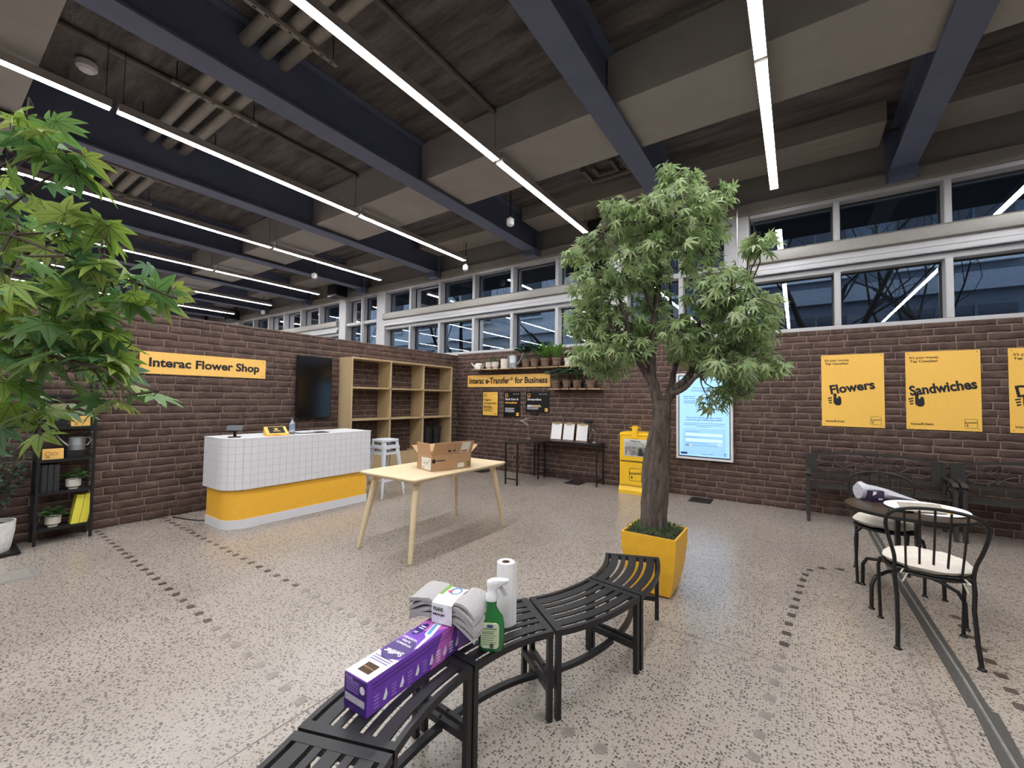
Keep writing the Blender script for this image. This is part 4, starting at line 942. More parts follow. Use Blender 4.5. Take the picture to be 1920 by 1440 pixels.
# ------------------------------------------------------------------ things on the bench
PUR = mat('purple_carton', '7443b0', .4, 0, .06); PURD = mat('dark_purple_carton', '3f2270', .4, 0, .06); PNK = mat('pink_print', 'c56ac4', .45); CWH = mat('carton_white', 'e9e7ee', .45); LIL = mat('lilac_print', '9a76cc', .45); DNV = mat('navy_print', '352a72', .45)
t = thing('mop_box', 'long purple mop carton lying on the bench', 'box', (-1.245, .905, SZ), R(91.5))
L, w, hh = .60, .118, .118          # local x along the box, -y towards the camera's right
MB().box(0, L, -w / 2, w / 2, 0, hh).build('carton', PUR, t, bevel=.002)
MB().box(-.0012, 0, -w / 2 + .002, w / 2 - .002, .002, hh - .002).build('end_panel', PURD, t)
def top(pts, m, nm, lift=.001, holes=None): return MB().prism(pts, hh, hh + lift).build(nm, m, t)
top([(.002, -w / 2 + .001), (.14, -w / 2 + .001), (.125, 0), (.15, w / 2 - .001), (.002, w / 2 - .001)], CWH, 'top_print')
ell = lambda cx, cy, a, b, n=28: [(cx + a * math.cos(6.2832 * i / n), cy + b * math.sin(6.2832 * i / n)) for i in range(n)]
top(ell(.19, .0, .07, .055), PURD, 'brand_oval', .0016)
top([(.26, -.058), (.40, -.058), (.34, -.02), (.33, .02), (.37, .058), (.42, .058), (.39, .0), (.43, -.058)], PNK, 'swoosh', .0012)
top(ell(.335, .03, .045, .018), DNV, 'callout', .0018)
top([(.22, -.052), (.30, -.032), (.315, -.012), (.40, .012), (.42, -.002), (.415, -.018), (.32, -.046), (.23, -.058)], CWH, 'mop_picture', .0022)
top([(.325, -.032), (.395, -.008), (.392, .004), (.318, -.018)], mat('mop_label_blue', '5fa0cf', .45), 'mop_picture_label', .003)
def ttext(s, m, x, y, h_, w_, lift, bold=.02, rot=-90):
    c_ = bpy.data.curves.new('t', 'FONT'); c_.body = s; c_.size = 1; c_.offset = bold; c_.resolution_u = 3
    o = bpy.data.objects.new('t', c_); me = bpy.data.meshes.new_from_object(o); bpy.data.objects.remove(o)
    xs = [v.co.x for v in me.vertices]; x0, x1 = min(xs), max(xs); ca, sa = math.cos(R(rot)), math.sin(R(rot))
    for v in me.vertices:
        a = ((v.co.x - x0) / (x1 - x0) - .5) * w_; b_ = v.co.y * h_ / .72
        v.co = (x + a * ca - b_ * sa, y + a * sa + b_ * ca, hh + lift)
    me.materials.clear(); me.materials.append(m); return link('lettering', me, t)
# printing is upside down as seen from the camera
ttext('Swiffer', CWH, .175, 0, .026, .085, .0022, .03, 97); ttext('POWERMOP', CWH, .225, .006, .011, .075, .0022, .02, 90)
ttext('SUPER', CWH, .245, .012, .011, .045, .0022, .02, 90); ttext('VADROUILLE', CWH, .265, .012, .011, .075, .0022, .02, 90); ttext('5X', CWH, .312, .03, .012, .02, .0022, .03, 90)
lines_m = mat('carton_text_grey', '7b6f9a', .6)
for k in range(3): MB().box(.095 + k * .012, .1 + k * .012, -.045, .045, hh + .001, hh + .0016).build('print_line', lines_m, t)
for k in range(2): MB().box(.335 + k * .014, .341 + k * .014, .018, .042, hh + .0018, hh + .0024).build('print_line', CWH, t)
g = MB(); hole = [(.028, -.03), (.078, -.03), (.078, .028), (.028, .028)]
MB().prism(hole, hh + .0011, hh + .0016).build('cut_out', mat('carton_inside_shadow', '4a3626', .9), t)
MB().prism([(.05, -.03), (.054, -.03), (.058, .028), (.05, .028)], hh + .0016, hh + .002).build('inner_flap', mat('carton_inside', '8d6c50', .9), t)
MB().add([(.30, -w / 2 - .0008, 0.001), (.37, -w / 2 - .0008, hh - .001), (.44, -w / 2 - .0008, hh - .001), (.42, -w / 2 - .0008, .05), (.38, -w / 2 - .0008, .001)], [(0, 1, 2, 3, 4)]).build('side_swoosh', PNK, t)
MB().add([(.47, -w / 2 - .0008, 0.001), (.45, -w / 2 - .0008, hh - .001), (.598, -w / 2 - .0008, hh - .001), (.598, -w / 2 - .0008, .001)], [(0, 1, 2, 3)]).build('side_tint', LIL, t)
for k in range(12):
    x = .03 + k * .038
    if k % 2 == 0:
        for q in range(4): MB().box(x, x + .022, -w / 2 - .0016, -w / 2 - .0006, .015 + q * .012, .02 + q * .012).build('print_line', LIL if k < 8 else CWH, t)
    else: MB().plate([(x, .025), (x + .012, .02), (x + .02, .035), (x + .014, .06), (x + .008, .045)], -w / 2 - .0016, -w / 2 - .0006).build('instruction_icon', CWH, t)
for k in range(2): MB().box(.02, L - .02, -w / 2 - .0012, -w / 2 - .0004, .085 + k * .014, .087 + k * .014).build('crease', PURD, t)
MB().box(-.002, -.001, -w / 2 + .008, w / 2 - .008, .03, .052).build('barcode_strip', mat('grey_barcode', 'b9b6c2', .6, 0, .3, 200), t)
for q in range(5): MB().box(-.0018, -.001, -.02, .045, .065 + q * .008, .068 + q * .008).build('print_line', LIL, t)
MB().tube([(-.001, -.038, .085), (-.002, -.038, .085)], .013, 14).build('round_symbol', CWH, t)
for q in range(3): MB().tube([(-.001, .045 - q * .013, .107), (-.0018, .045 - q * .013, .107)], .005, 10).build('round_symbol', LIL, t)
# folded grey cloths with paper band
TOW = mat('grey_cloth', 'b4b1b1', .95, 0, .1, 120, bump=.5, bscale=300)
t = thing('cloth_bundle', 'bundle of folded grey cloths in white paper band on purple box', 'cloths', (-1.25, 1.385, SZ + hh + .004), R(12)); t.scale = (.92, .9, .9)
def cloth_layer(z, th, seed, sp):
    rd = random.Random(seed); n = 16; mrow = 5; vs = []; fs = []
    for i in range(n + 1):
        u = i / n * 2 - 1; pinch = 1 - .12 * math.exp(-(u / .35) ** 2)
        drop = -(max(0, abs(u) - .38) ** 1.6) * (.13 if u > 0 else .06); zz = z * (1 + .25 * (abs(u) > .3)) * pinch + drop + .004 * math.sin(u * 7 + seed)
        for j in range(mrow + 1):
            v = j / mrow * 2 - 1
            vs.append((u * (.17 + rd.uniform(-.003, .003)), v * (.085 + .012 * abs(u)) * pinch + sp * u, zz + .006 * math.sin(v * 3 + u * 2 + seed)))
    m_ = mrow + 1
    top_ = [(a, b, c + th * (1 + .4 * abs(a / .17))) for a, b, c in vs]; N0 = len(vs)
    for i in range(n):
        for j in range(mrow): a = i * m_ + j; fs += [(a, a + 1, a + m_ + 1, a + m_), (N0 + a, N0 + a + m_, N0 + a + m_ + 1, N0 + a + 1)]
    for i in range(n):
        for j in (0, mrow): a = i * m_ + j; fs.append((a, a + m_, N0 + a + m_, N0 + a))
    for j in range(mrow):
        for i in (0, n): a = i * m_ + j; fs.append((a, a + 1, N0 + a + 1, N0 + a))
    return MB().add(vs + top_, fs)
for k in range(6): cloth_layer(.012 + k * .0145, .0115, k * 1.7, random.uniform(-.006, .006)).build('cloth', TOW, t, smooth=True, auto=70)
g = MB()
prof = [(-.092, .004), (-.093, .05), (-.092, .094), (-.04, .107), (.04, .107), (.078, .098)]
for (a, b), (c_, d) in zip(prof, prof[1:]): g.add([(-.05, a, b), (.055, a, b), (.055, c_, d), (-.05, c_, d)], [(0, 1, 2, 3)])
bd = g.build('paper_band', CWH, t)
text('FRANK', mat('band_green_text', '5c6b4c', .6), bd, -.042, .062, .017, .055, -.0935, .02); text('Invite to give', INK, bd, -.042, .042, .011, .06, -.0935, .01)
MB().prism([(-.049, -.03), (-.033, -.03), (-.03, .07), (-.049, .07)], .1075, .1085).build('green_stripe', mat('band_green', '6aa03c', .6), bd)
MB().prism(ell(.012, .025, .028, .036), .1078, .1088).build('print_blob', mat('print_blue', '4f86b8', .6), bd); MB().prism(ell(.016, .02, .018, .026), .1088, .1093).build('print_blob', CWH, bd); MB().prism(ell(-.012, .01, .01, .014), .1088, .1095).build('print_blob', mat('print_red', 'd4516a', .6), bd)
# spray bottle
GRN = mat('green_plastic', '1f6b34', .25, 0, .15, 6, coat=.3); NECKW = mat('white_plastic', 'e4e5e8', .35)
t = thing('spray_bottle', 'green trigger spray bottle with white nozzle on the bench', 'bottle', (-1.09, 1.463, SZ), R(28))
def oval_loft(secs, n=24):
    vs = []; fs = []
    for (a, b, z, ox) in secs:
        for i in range(n):
            q = 6.28318 * i / n; c_, s_ = math.cos(q), math.sin(q)
            vs.append((ox + a * math.copysign(abs(c_) ** .75, c_), b * math.copysign(abs(s_) ** .75, s_), z))
    for k in range(len(secs) - 1):
        fs += [(k * n + i, k * n + (i + 1) % n, (k + 1) * n + (i + 1) % n, (k + 1) * n + i) for i in range(n)]
    fs += [tuple(range(n - 1, -1, -1)), tuple(range((len(secs) - 1) * n, len(secs) * n))]
    return MB().add(vs, fs)
oval_loft([(.042, .024, 0, 0), (.048, .03, .008, 0), (.05, .032, .05, 0), (.049, .031, .1, 0), (.043, .028, .128, 0), (.026, .022, .152, 0), (.018, .018, .17, 0), (.021, .02, .195, 0)]).build('body', GRN, t, smooth=True)
oval_loft([(.021, .021, .193, 0), (.022, .022, .197, 0), (.022, .022, .214, 0), (.017, .017, .222, 0), (.02, .015, .24, .003), (.034, .017, .258, .014), (.04, .017, .268, .022), (.034, .014, .276, .03)], 20).build('spray_head', NECKW, t, smooth=True)
MB().tube([(.03, 0, .262), (.058, 0, .268)], [.012, .008], 10).build('nozzle', NECKW, t, smooth=True)
MB().bar([(.028, 0, .25), (.04, 0, .235), (.052, 0, .212)], .014, .006, up=(0, 1, 0)).build('trigger', mat('grey_trigger', 'b9bec4', .4), t)
lab = MB().plate(rrect(-.034, .034, .02, .118, .014), -.0345, -.031).build('rear_label', mat('pale_green_label', 'c8d5b0', .5, 0, .05), t)
MB().plate(rrect(-.012, .012, .1, .112, .005), -.0352, -.0345).build('label_badge', mat('label_blue', '3b4a86', .5), lab)
for q in range(8): MB().box(-.028, .026 - (q % 3) * .006, -.0352, -.0345, .094 - q * .0085, .096 - q * .0085 + (.002 if q in (0, 2) else 0)).build('print_line', mat('label_text', '5f7a55', .6), lab)
MB().box(.0, .014, -.0352, -.0345, .022, .04).build('barcode', mat('barcode_grey', '555a58', .6, 0, .3, 300), lab)
fl_ = [(-.046 + .024 * (1 if i % 2 else .78) * math.cos(6.283 * i / 20), .148 + .03 * (1 if i % 2 else .78) * math.sin(6.283 * i / 20)) for i in range(20)]
MB().plate(fl_, -.02, -.016).build('flower_tag', mat('yellow_flower_print', 'c9b23a', .5, 0, .15), t)
t.scale = (1.13, 1.13, 1.06)
# paper towel roll
PT = mat('paper_towel', 'e3e2e2', .9, 0, .03, 60, bump=.25, bscale=160)
t = thing('paper_towel_roll', 'tall white paper towel roll standing on the bench', 'paper roll', (-1.155, 1.66, SZ))
MB().lathe([(.02, 0), (.041, 0), (.0425, .01), (.0425, .285), (.041, .29), (.02, .29), (.02, 0)], seg=28).build('roll', PT, t, smooth=True)
MB().lathe([(.0195, .01), (.0195, .289), (.018, .289), (.018, .01), (.0195, .01)], seg=20).build('core', mat('brown_core', '7a5f4a', .8), t, smooth=True)
MB().box(.0405, .0435, -.002, .03, .0, .288).build('loose_sheet', PT, t)

# ------------------------------------------------------------------ bistro set
IRON = mat('black_wrought_iron', '1f1e1d', .45, .3, .15, 40); CUSH = mat('cream_cushion', 'd6cdc1', .95, 0, .05, 30, bump=.25, bscale=80)
def cushion(t, r, z):
    vs = []; fs = []; n = 36; rows = 9
    for s in (1, -1):
        for j in range(rows + 1):
            q = j / rows
            for i in range(n):
                a = 6.28318 * i / n; rr = r * q * (1 + .02 * math.sin(a * 8) * q)
                h_ = .043 * (1 - q ** 4) ** .5 * (1 + .0 * q)
                h_ -= .022 * math.exp(-((q - .5) / .14) ** 2) * (.5 + .5 * math.cos(a * 5)) ** 3 + .008 * (1 - abs(math.sin(a * 2.5))) ** 2 * (q > .45) + .006 * math.sin(a * 13 + q * 9) * q * (1 - q) * 2
                vs.append((rr * math.cos(a), rr * math.sin(a), z + s * max(.0, h_) + .042))
    for s in range(2):
        o = s * (rows + 1) * n
        for j in range(rows):
            for i in range(n): fs.append((o + j * n + i, o + j * n + (i + 1) % n, o + (j + 1) * n + (i + 1) % n, o + (j + 1) * n + i))
    c_ = MB().add(vs, fs).build('cushion', CUSH, t, smooth=True, auto=80)
    for k in range(5):
        a = 6.283 * k / 5; MB().lathe([(0, -.004), (.01, 0), (0, .004)], c=(r * .55 * math.cos(a), r * .55 * math.sin(a)), seg=8, M=Matrix.Translation((0, 0, z + .066))).build('tuft_button', CUSH, c_, smooth=True)
    return c_
def bistro_chair(x, y, rz, label):
    t = thing('bistro_chair', label, 'chair', (x, y, 0), rz, 'bistro chairs'); SH = .445   # faces +y, back at -y
    MB().tube([(.2 * math.cos(a), .2 * math.sin(a), SH) for a in [6.28318 * i / 28 for i in range(28)]], .009, 8, closed=True).build('seat_rim', IRON, t, smooth=True)
    MB().lathe([(0, SH - .002), (.195, SH - .004), (.195, SH + .004), (0, SH + .006)], seg=28).build('seat_pan', IRON, t, smooth=True)
    for sx in (-1, 1):
        l = MB().tube([(sx * .165, .12, SH - .005), (sx * .2, .165, SH - .03), (sx * .208, .178, SH - .08), (sx * .205, .185, .2), (sx * .2, .19, .004)], .0105, 8).build('leg', IRON, t, smooth=True)
        MB().lathe([(0, 0), (.02, 0), (.018, .008), (.01, .014), (0, .014)], c=(sx * .2, .19), seg=12).build('foot', IRON, l, smooth=True)
        l = MB().tube([(sx * .17, -.155, SH + .02), (sx * .172, -.165, SH - .05), (sx * .165, -.175, .3), (sx * .168, -.21, .13), (sx * .175, -.235, .004)], .0115, 8).build('leg', IRON, t, smooth=True)
        MB().lathe([(0, 0), (.021, 0), (.019, .008), (.01, .014), (0, .014)], c=(sx * .175, -.235), seg=12).build('foot', IRON, l, smooth=True)
    bk = [(-.17, -.155, SH + .02), (-.175, -.175, SH + .1), (-.2, -.205, SH + .2), (-.218, -.225, SH + .3), (-.2, -.24, SH + .365), (-.13, -.25, SH + .405), (0, -.255, SH + .42)]
    bk = bk + [(-p[0], p[1], p[2]) for p in bk[-2::-1]]
    sm = []
    for i in range(len(bk) - 1):
        p0, p1, p2, p3 = [Vector(bk[max(0, min(len(bk) - 1, i + k))]) for k in (-1, 0, 1, 2)]
        for q in range(4):
            u = q / 4; sm.append(.5 * ((2 * p1) + (p2 - p0) * u + (2 * p0 - 5 * p1 + 4 * p2 - p3) * u * u + (3 * p1 - p0 - 3 * p2 + p3) * u ** 3))
    sm.append(Vector(bk[-1])); MB().tube(sm, .0105, 8).build('back_frame', IRON, t, smooth=True)
    MB().tube([(-.17, -.155, SH + .02), (0, -.175, SH + .01), (.17, -.155, SH + .02)], .008, 6).build('back_rail', IRON, t, smooth=True)
    for q in (-.12, -.06, 0, .06, .12): MB().tube([(q, -.165, SH + .012), (q * 1.06, -.21, SH + .2), (q * 1.13, -.248, SH + .408 - abs(q) * .1)], .006, 6).build('spindle', IRON, t, smooth=True)
    cs = cushion(t, .21, SH + .008)
    for sx in (-1, 1): MB().tube([(sx * .13, -.16, SH + .02), (sx * .15, -.19, SH + .0), (sx * .12, -.2, SH + .005), (sx * .14, -.19, SH - .05)], .005, 5).build('tie', CUSH, cs, smooth=True)
    return t
bistro_chair(.665, 3.69, 0, 'black wrought iron bistro chair with cream cushion, nearest camera'); bistro_chair(.6, 4.69, R(180), 'black wrought iron bistro chair with cream cushion behind round table')
t = thing('bistro_table', 'small round dark bistro table with arched metal legs', 'table', (.67, 4.25, 0))
TT = mat('dark_brown_table_top', '3a2f27', .35, .1, .15, 12)
MB().lathe([(0, .683), (.35, .683), (.362, .69), (.362, .697), (.352, .703), (0, .703)], seg=48).build('table_top', TT, t, smooth=True)
MB().lathe([(.352, .676), (.366, .678), (.368, .69), (.366, .7), (.352, .702)], seg=48).build('rim', IRON, t, smooth=True)
for sx in (-1, 1):
    for sy in (-1, 1):
        l = MB().tube([(sx * .05, sy * .05, .255), (sx * .14, sy * .14, .25), (sx * .21, sy * .215, .225), (sx * .235, sy * .24, .17), (sx * .238, sy * .243, .004)], .0125, 8).build('leg', IRON, t, smooth=True)
        MB().lathe([(0, 0), (.021, 0), (.019, .008), (.012, .014), (0, .014)], c=(sx * .238, sy * .243), seg=12).build('foot', IRON, l, smooth=True)
    MB().box(sx * .055 - .013, sx * .055 + .013, -.035, .035, .24, .684).build('post', IRON, t)
MB().lathe([(0, .24), (.08, .24), (.08, .27), (0, .27)], seg=16).build('hub', IRON, t, smooth=True)
# on the bistro table
t = thing('boxed_speaker', 'small dark purple box wrapped in clear plastic bag on bistro table', 'box', (.5, 4.42, .703), R(35))
MB().box(-.05, .05, -.045, .045, 0, .085).build('carton', mat('aubergine_carton', '2a1c40', .4), t, bevel=.002)
text('ono', WHT, t, .0, .015, .022, .035, -.045, .02)
MB().plate([(-.045, .05), (-.02, .06), (-.01, .08), (-.04, .083)], -.0462, -.045).build('white_print', WHT, t)
BAG = mat('clear_poly_bag', 'e3e3ee', .25, 0, .05, 30, bump=.8, bscale=25, trans=.35)
vs = []; fs = []; secs = [(-.075, .05, .125), (-.05, .065, .14), (0, .07, .12), (.07, .075, .11), (.15, .085, .085), (.24, .1, .05), (.33, .1, .018)]
for k, (x, wq, hq) in enumerate(secs):
    for i in range(12):
        a = 6.283 * i / 12; vs.append((x, .06 + wq * math.cos(a) * (1 + .06 * math.sin(3 * a + k)), max(.001, hq / 2 + hq / 2 * math.sin(a) * (1 + .1 * math.cos(4 * a + k)))))
for k in range(len(secs) - 1): fs += [(k * 12 + i, k * 12 + (i + 1) % 12, k * 12 + 12 + (i + 1) % 12, k * 12 + 12 + i) for i in range(12)]
fs += [tuple(range(11, -1, -1)), tuple(range((len(secs) - 1) * 12, len(secs) * 12))]
MB().add(vs, fs).build('plastic_bag', BAG, t, smooth=True, auto=50)
t = thing('paper_disc', 'large white card disc with orange shapes lying on bistro table', 'card', (.77, 4.25, .7035), R(-10))
t.rotation_euler.x = R(5); t.location.z = .7195; MB().prism(ell(0, 0, .23, .17, 36), 0, .003).build('card', PAPER, t); ORG = mat('orange_print', 'eaa83a', .6)
MB().prism([(-.14, -.06), (-.06, -.1), (-.04, -.05), (-.12, -.01)], .003, .004).build('orange_shape', ORG, t); MB().prism([(.02, .03), (.1, .06), (.16, -.06), (.06, -.09)], .003, .004).build('orange_shape', ORG, t)
t = thing('folded_card', 'folded grey card propped on the white disc on bistro table', 'card', (.72, 4.16, .722), R(20))
MB().add([(-.13, -.06, 0), (.12, -.08, .0), (.12, .0, .045), (-.12, .03, .04), (-.13, -.06, -.002), (.12, -.08, -.002), (.12, .0, .043), (-.12, .03, .038)], [(0, 1, 2, 3), (7, 6, 5, 4), (0, 4, 5, 1), (1, 5, 6, 2), (2, 6, 7, 3), (3, 7, 4, 0)]).build('sheet', mat('grey_card', 'a59a8e', .7), t)
t = thing('marker_pen', 'dark green marker pen lying at near edge of bistro table', 'pen', (.6, 4.08, .7105), R(15))
MB().tube([(-.06, 0, 0), (.05, 0, 0)], .0075, 10).build('barrel', mat('dark_green_pen', '1d4034', .4), t, smooth=True); MB().tube([(.05, 0, 0), (.08, 0, 0)], .008, 10).build('cap', BLACK, t, smooth=True)

# ------------------------------------------------------------------ garden benches against the back wall
GB = mat('black_cast_iron', '3b3937', .5, .3, .12, 30)
def scroll(cx, cz, r, a0, turns, s=1, n=26, y=0, r1=.25):
    o = []
    for i in range(n + 1):
        q = i / n; a = R(a0) + s * turns * 6.283 * q; rr = r * (1 - (1 - r1) * q); o.append((cx + rr * math.cos(a), y, cz + rr * math.sin(a)))
    return o
def garden_bench(x, y, label):
    t = thing('garden_bench', label, 'bench', (x, y, 0), 0, 'black metal garden benches'); W2 = .65
    for sx in (-1, 1):
        for yy, zz in ((-.22, .58), (.2, .8)): MB().box(sx * W2 - .018, sx * W2 + .018, yy - .018, yy + .018, 0, zz).build('leg', GB, t, bevel=.003)
        MB().bar([(sx * W2, .2, .62), (sx * W2, .0, .635), (sx * W2, -.2, .62), (sx * W2, -.25, .59), (sx * W2, -.24, .55)], .05, .018).build('arm_rest', GB, t)
        MB().tube(scroll(0, .5, .09, 90, 1.1, sx, 20)[:] and [(sx * W2, p[0] - .02, p[2]) for p in scroll(0, .5, .09, 90, 1.1, 1, 20)], .009, 6).build('arm_scroll', GB, t, smooth=True)
        MB().box(sx * W2 - .012, sx * W2 + .012, -.2, .2, .40, .43).build('side_rail', GB, t)
    for k in range(7): MB().box(-W2, W2, -.21 + k * .06, -.17 + k * .06, .43, .442).build('seat_slat', GB, t)
    topc = [(-W2, .2, .79)] + [(W2 * (i / 8 - 1), .2, .79 + .055 * math.sin(math.pi * i / 16)) for i in range(1, 16)] + [(W2, .2, .79)]
    MB().bar(topc, .03, .03).build('top_rail', GB, t); MB().box(-W2, W2, .19, .21, .545, .57).build('lower_rail', GB, t)
    for z in (.48, .515): MB().box(-W2, W2, .192, .208, z, z + .012).build('back_bar', GB, t)
    for sx in (-1, 1): MB().box(sx * (W2 - .055) - .045, sx * (W2 - .055) + .045, .19, .21, .57, .8).build('back_stile', GB, t)
    fr = []
    for sx in (-1, 1):
        fr += [[(sx * p[0], .2, p[2]) for p in scroll(.36, .755, .06, 180, 1.2, 1)], [(sx * p[0], .2, p[2]) for p in scroll(.24, .755, .055, 0, 1.2, -1)], [(sx * p[0], .2, p[2]) for p in scroll(.08, .76, .06, 90, 1.0, 1)]]
        fr.append([(sx * (.42 + .12 * math.cos(6.283 * q / 20)), .2, .65 + .055 * math.sin(6.283 * q / 20)) for q in range(21)])
        fr.append([(sx * (.55 - .55 * q / 14), .2, .74 - .13 * math.sin(q / 14 * 3.1416 / 2) + .02 * math.sin(q / 14 * 6.28)) for q in range(15)])
        fr.append([(sx * (.3 - .3 * q / 10), .2, .60 + .09 * math.sin(q / 10 * 3.1416)) for q in range(11)])
        fr.append([(sx * p[0], .2, p[2]) for p in scroll(.06, .64, .05, 0, 1.2, 1)])
    for p in fr:
        if p: MB().tube(p, .0075, 6).build('scroll', GB, t, smooth=True)
    return t
garden_bench(.76, 6.7, 'black metal garden bench with scrollwork back, below Flowers poster'); garden_bench(2.13, 6.7, 'black metal garden bench with scrollwork back, cut by right edge')

# ------------------------------------------------------------------ ladder rack on the left wall
t = thing('ladder_rack', 'narrow black metal rack with open shelves against left wall', 'rack', (-6.29, .77, 0), R(90))
RW, RD, RH = .385, .235, 1.72
for x in (0, RW):
    for y in (-RD, -.02): MB().box(x - .011, x + .011, y - .011, y + .011, 0, RH).build('upright', BLACK, t)
    for z in (.15, .5, .82, 1.14, 1.46): MB().box(x - .008, x + .008, -RD, -.02, z - .02, z).build('cross_tie', BLACK, t)
ZR = [.15, .5, .82, 1.14, 1.46]
for z in ZR:
    MB().box(0, RW, -RD, -.02, z - .012, z).build('shelf_board', mat('black_shelf_board', '232122', .5), t); MB().box(0, RW, -RD - .008, -RD, z - .022, z + .004).build('shelf_lip', BLACK, t)
RX = -6.17
def onrack(nm, lb, cat, y, z, rz=90, group=None, dx=0): return thing(nm, lb, cat, (RX + dx, y, z), R(rz), group)
def rackplant(y, z, lb):
    t = thing('potted_plant', lb, 'plant', (RX + .03, y, z), 0, 'plants on the black rack'); pot(t, .058, .1, WPOT, foot=True); bushy(t, .085, .085, .11, 90, .045, LMED); return t
rackplant(.90, .15, 'leafy plant in white pot on bottom shelf of black rack'); rackplant(1.03, .5, 'leafy plant in white footed pot on second shelf of black rack')
YB2 = mat('lemon_book', 'e3d84a', .55, 0, .04)
for k in range(2):
    t = thing('yellow_book', ['lemon yellow book leaning on bottom rack shelf, left one', 'lemon yellow book leaning on bottom rack shelf, right one'][k], 'book', (RX + .06, 1.015 + k * .062, .15), R(90), 'yellow books on the rack')
    MB().box(0, .058, -.02, .1, 0, .29).build('cover', YB2, t, rot=(R(-6), R(9), 0)); MB().box(.006, .052, .0, .101, .003, .287).build('pages', PAPER, t, rot=(R(-6), R(9), 0))
for k in range(3):
    t = thing('black_book', ['black book on second rack shelf, left of three', 'black book on second rack shelf, middle of three', 'black book on second rack shelf, right of three'][k], 'book', (RX + .03, .80 + k * .042, .5), R(90), 'black books on the rack')
    MB().box(0, .038, -.06, .07, 0, .27).build('cover', mat('black_bookcloth', '2b2c2d', .7), t, bevel=.003); MB().box(.004, .034, -.05, .072, .003, .267).build('pages', mat('dark_pages', '4a4845', .8), t)
for y, z, lb, w in ((.80, .82, 'yellow card with cup drawing on third rack shelf', .145), (.985, 1.14, 'yellow card with drawing on fourth rack shelf', .14)):
    t = thing('yellow_card', lb, 'card', (RX + .07, y, z), R(90), 'yellow cards on the rack')
    MB().box(0, w, -.003, .003, 0, .105).build('card', mat('sign_amber', 'f3b84e', .5), t, rot=(R(-6), 0, 0))
    MB().tube(arc((.035, .055), .018, 20, 340, 12, 'xz', -.01), .0018, 5).build('cup_drawing', INK, t); MB().tube([(.08 + .024 * math.cos(q), -.011, .055 + .013 * math.sin(q)) for q in [6.283 * i / 16 for i in range(16)]], .0016, 5, closed=True).build('leaf_drawing', INK, t)
    MB().box(.02, .05, -.0105, -.009, .02, .025).build('caption', INK, t)
for y, z, lb, w in ((.965, .82, 'black display block on third rack shelf under watering can', .13), (.82, 1.14, 'black display block on fourth rack shelf', .14)):
    t = thing('display_block', lb, 'block', (RX, y, z), R(90), 'black display blocks'); MB().box(0, w, -.07, .06, 0, .075 if z < 1 else .11).build('block', mat('matt_black_block', '121112', .7), t, bevel=.003)
t = thing('watering_can', 'galvanised watering can on black rack', 'watering can', (RX, 1.045, .895), R(90)); watering_can(t, .062, .13, STEEL, -1)
t = thing('planter_trough', 'beige planter on fourth shelf of black rack half hidden by leaves', 'planter', (RX, .885, 1.25), R(90))
MB().add([(-.05, -.05, 0), (.05, -.05, 0), (.05, .05, 0), (-.05, .05, 0), (-.062, -.06, .12), (.062, -.06, .12), (.062, .06, .12), (-.062, .06, .12), (-.055, -.053, .12), (.055, -.053, .12), (.055, .053, .12), (-.055, .053, .12), (-.05, -.05, .1), (.05, -.05, .1), (.05, .05, .1), (-.05, .05, .1)], [(3, 2, 1, 0), (0, 1, 5, 4), (1, 2, 6, 5), (2, 3, 7, 6), (3, 0, 4, 7), (4, 5, 9, 8), (5, 6, 10, 9), (6, 7, 11, 10), (7, 4, 8, 11), (8, 9, 13, 12), (9, 10, 14, 13), (10, 11, 15, 14), (11, 8, 12, 15), (12, 13, 14, 15)]).build('trough', mat('beige_planter', 'a99c78', .7), t)
bushy(t, .1, .05, .06, 24, .05, LMED)
# ------------------------------------------------------------------ white planter with eucalyptus at the left edge
t = thing('potted_tree', 'dark eucalyptus bush in ribbed white planter at left edge', 'plant', (-6.03, .5, 0))
MB().box(-.17, .17, -.17, .17, 0, .03).build('base_tray', BLACK, t, bevel=.004)
g = MB(); prof = []
vs = []; fs = []; n = 72
for (r, z) in ((.115, .03), (.125, .06), (.145, .2), (.15, .3), (.138, .3), (.135, .25)):
    for i in range(n): a = 6.28318 * i / n; q = r * (1 + (.012 if (i // 2) % 2 else 0) * (z < .29)); vs.append((q * math.cos(a), q * math.sin(a), z))
for k in range(5): fs += [(k * n + i, k * n + (i + 1) % n, (k + 1) * n + (i + 1) % n, (k + 1) * n + i) for i in range(n)]
fs += [tuple(range(n - 1, -1, -1)), tuple(range(5 * n, 6 * n))]
MB().add(vs, fs).build('planter', mat('white_planter', 'e2e1df', .5), t); MB().lathe([(0, .25), (.136, .252), (.08, .28), (0, .29)], seg=20).build('moss', mat('dark_moss', '3a4530', .95, 0, .4, 50), t)
it = []; st = MB()
for k in range(26):
    a = random.uniform(0, 6.283); L_ = random.uniform(.45, .95); o = random.uniform(.12, .3)
    p0 = Vector((.02 * math.cos(a), .02 * math.sin(a), .26)); p1 = Vector((o * math.cos(a) * .4, o * math.sin(a) * .4, .26 + L_ * .55)); p2 = Vector((min(o * math.cos(a), .2) if math.cos(a) > 0 else max(o * math.cos(a), -.2), o * math.sin(a) * 1.1, .26 + L_ * .95))
    st.tube([p0, p1, p2], [.005, .004, .002], 5)
    for q in range(16):
        u = .25 + .75 * q / 15; p = (1 - u) ** 2 * p0 + 2 * u * (1 - u) * p1 + u * u * p2
        it.append((blade(random.uniform(.05, .075), .032, .2), Matrix.Translation(p) @ euler(random.uniform(-.6, .6), random.uniform(-.5, .5), random.uniform(0, 6.283))))
st.build('stems', mat('brown_stem', '4d4036', .8), t, smooth=True); joined('foliage', t, LEUC, it)

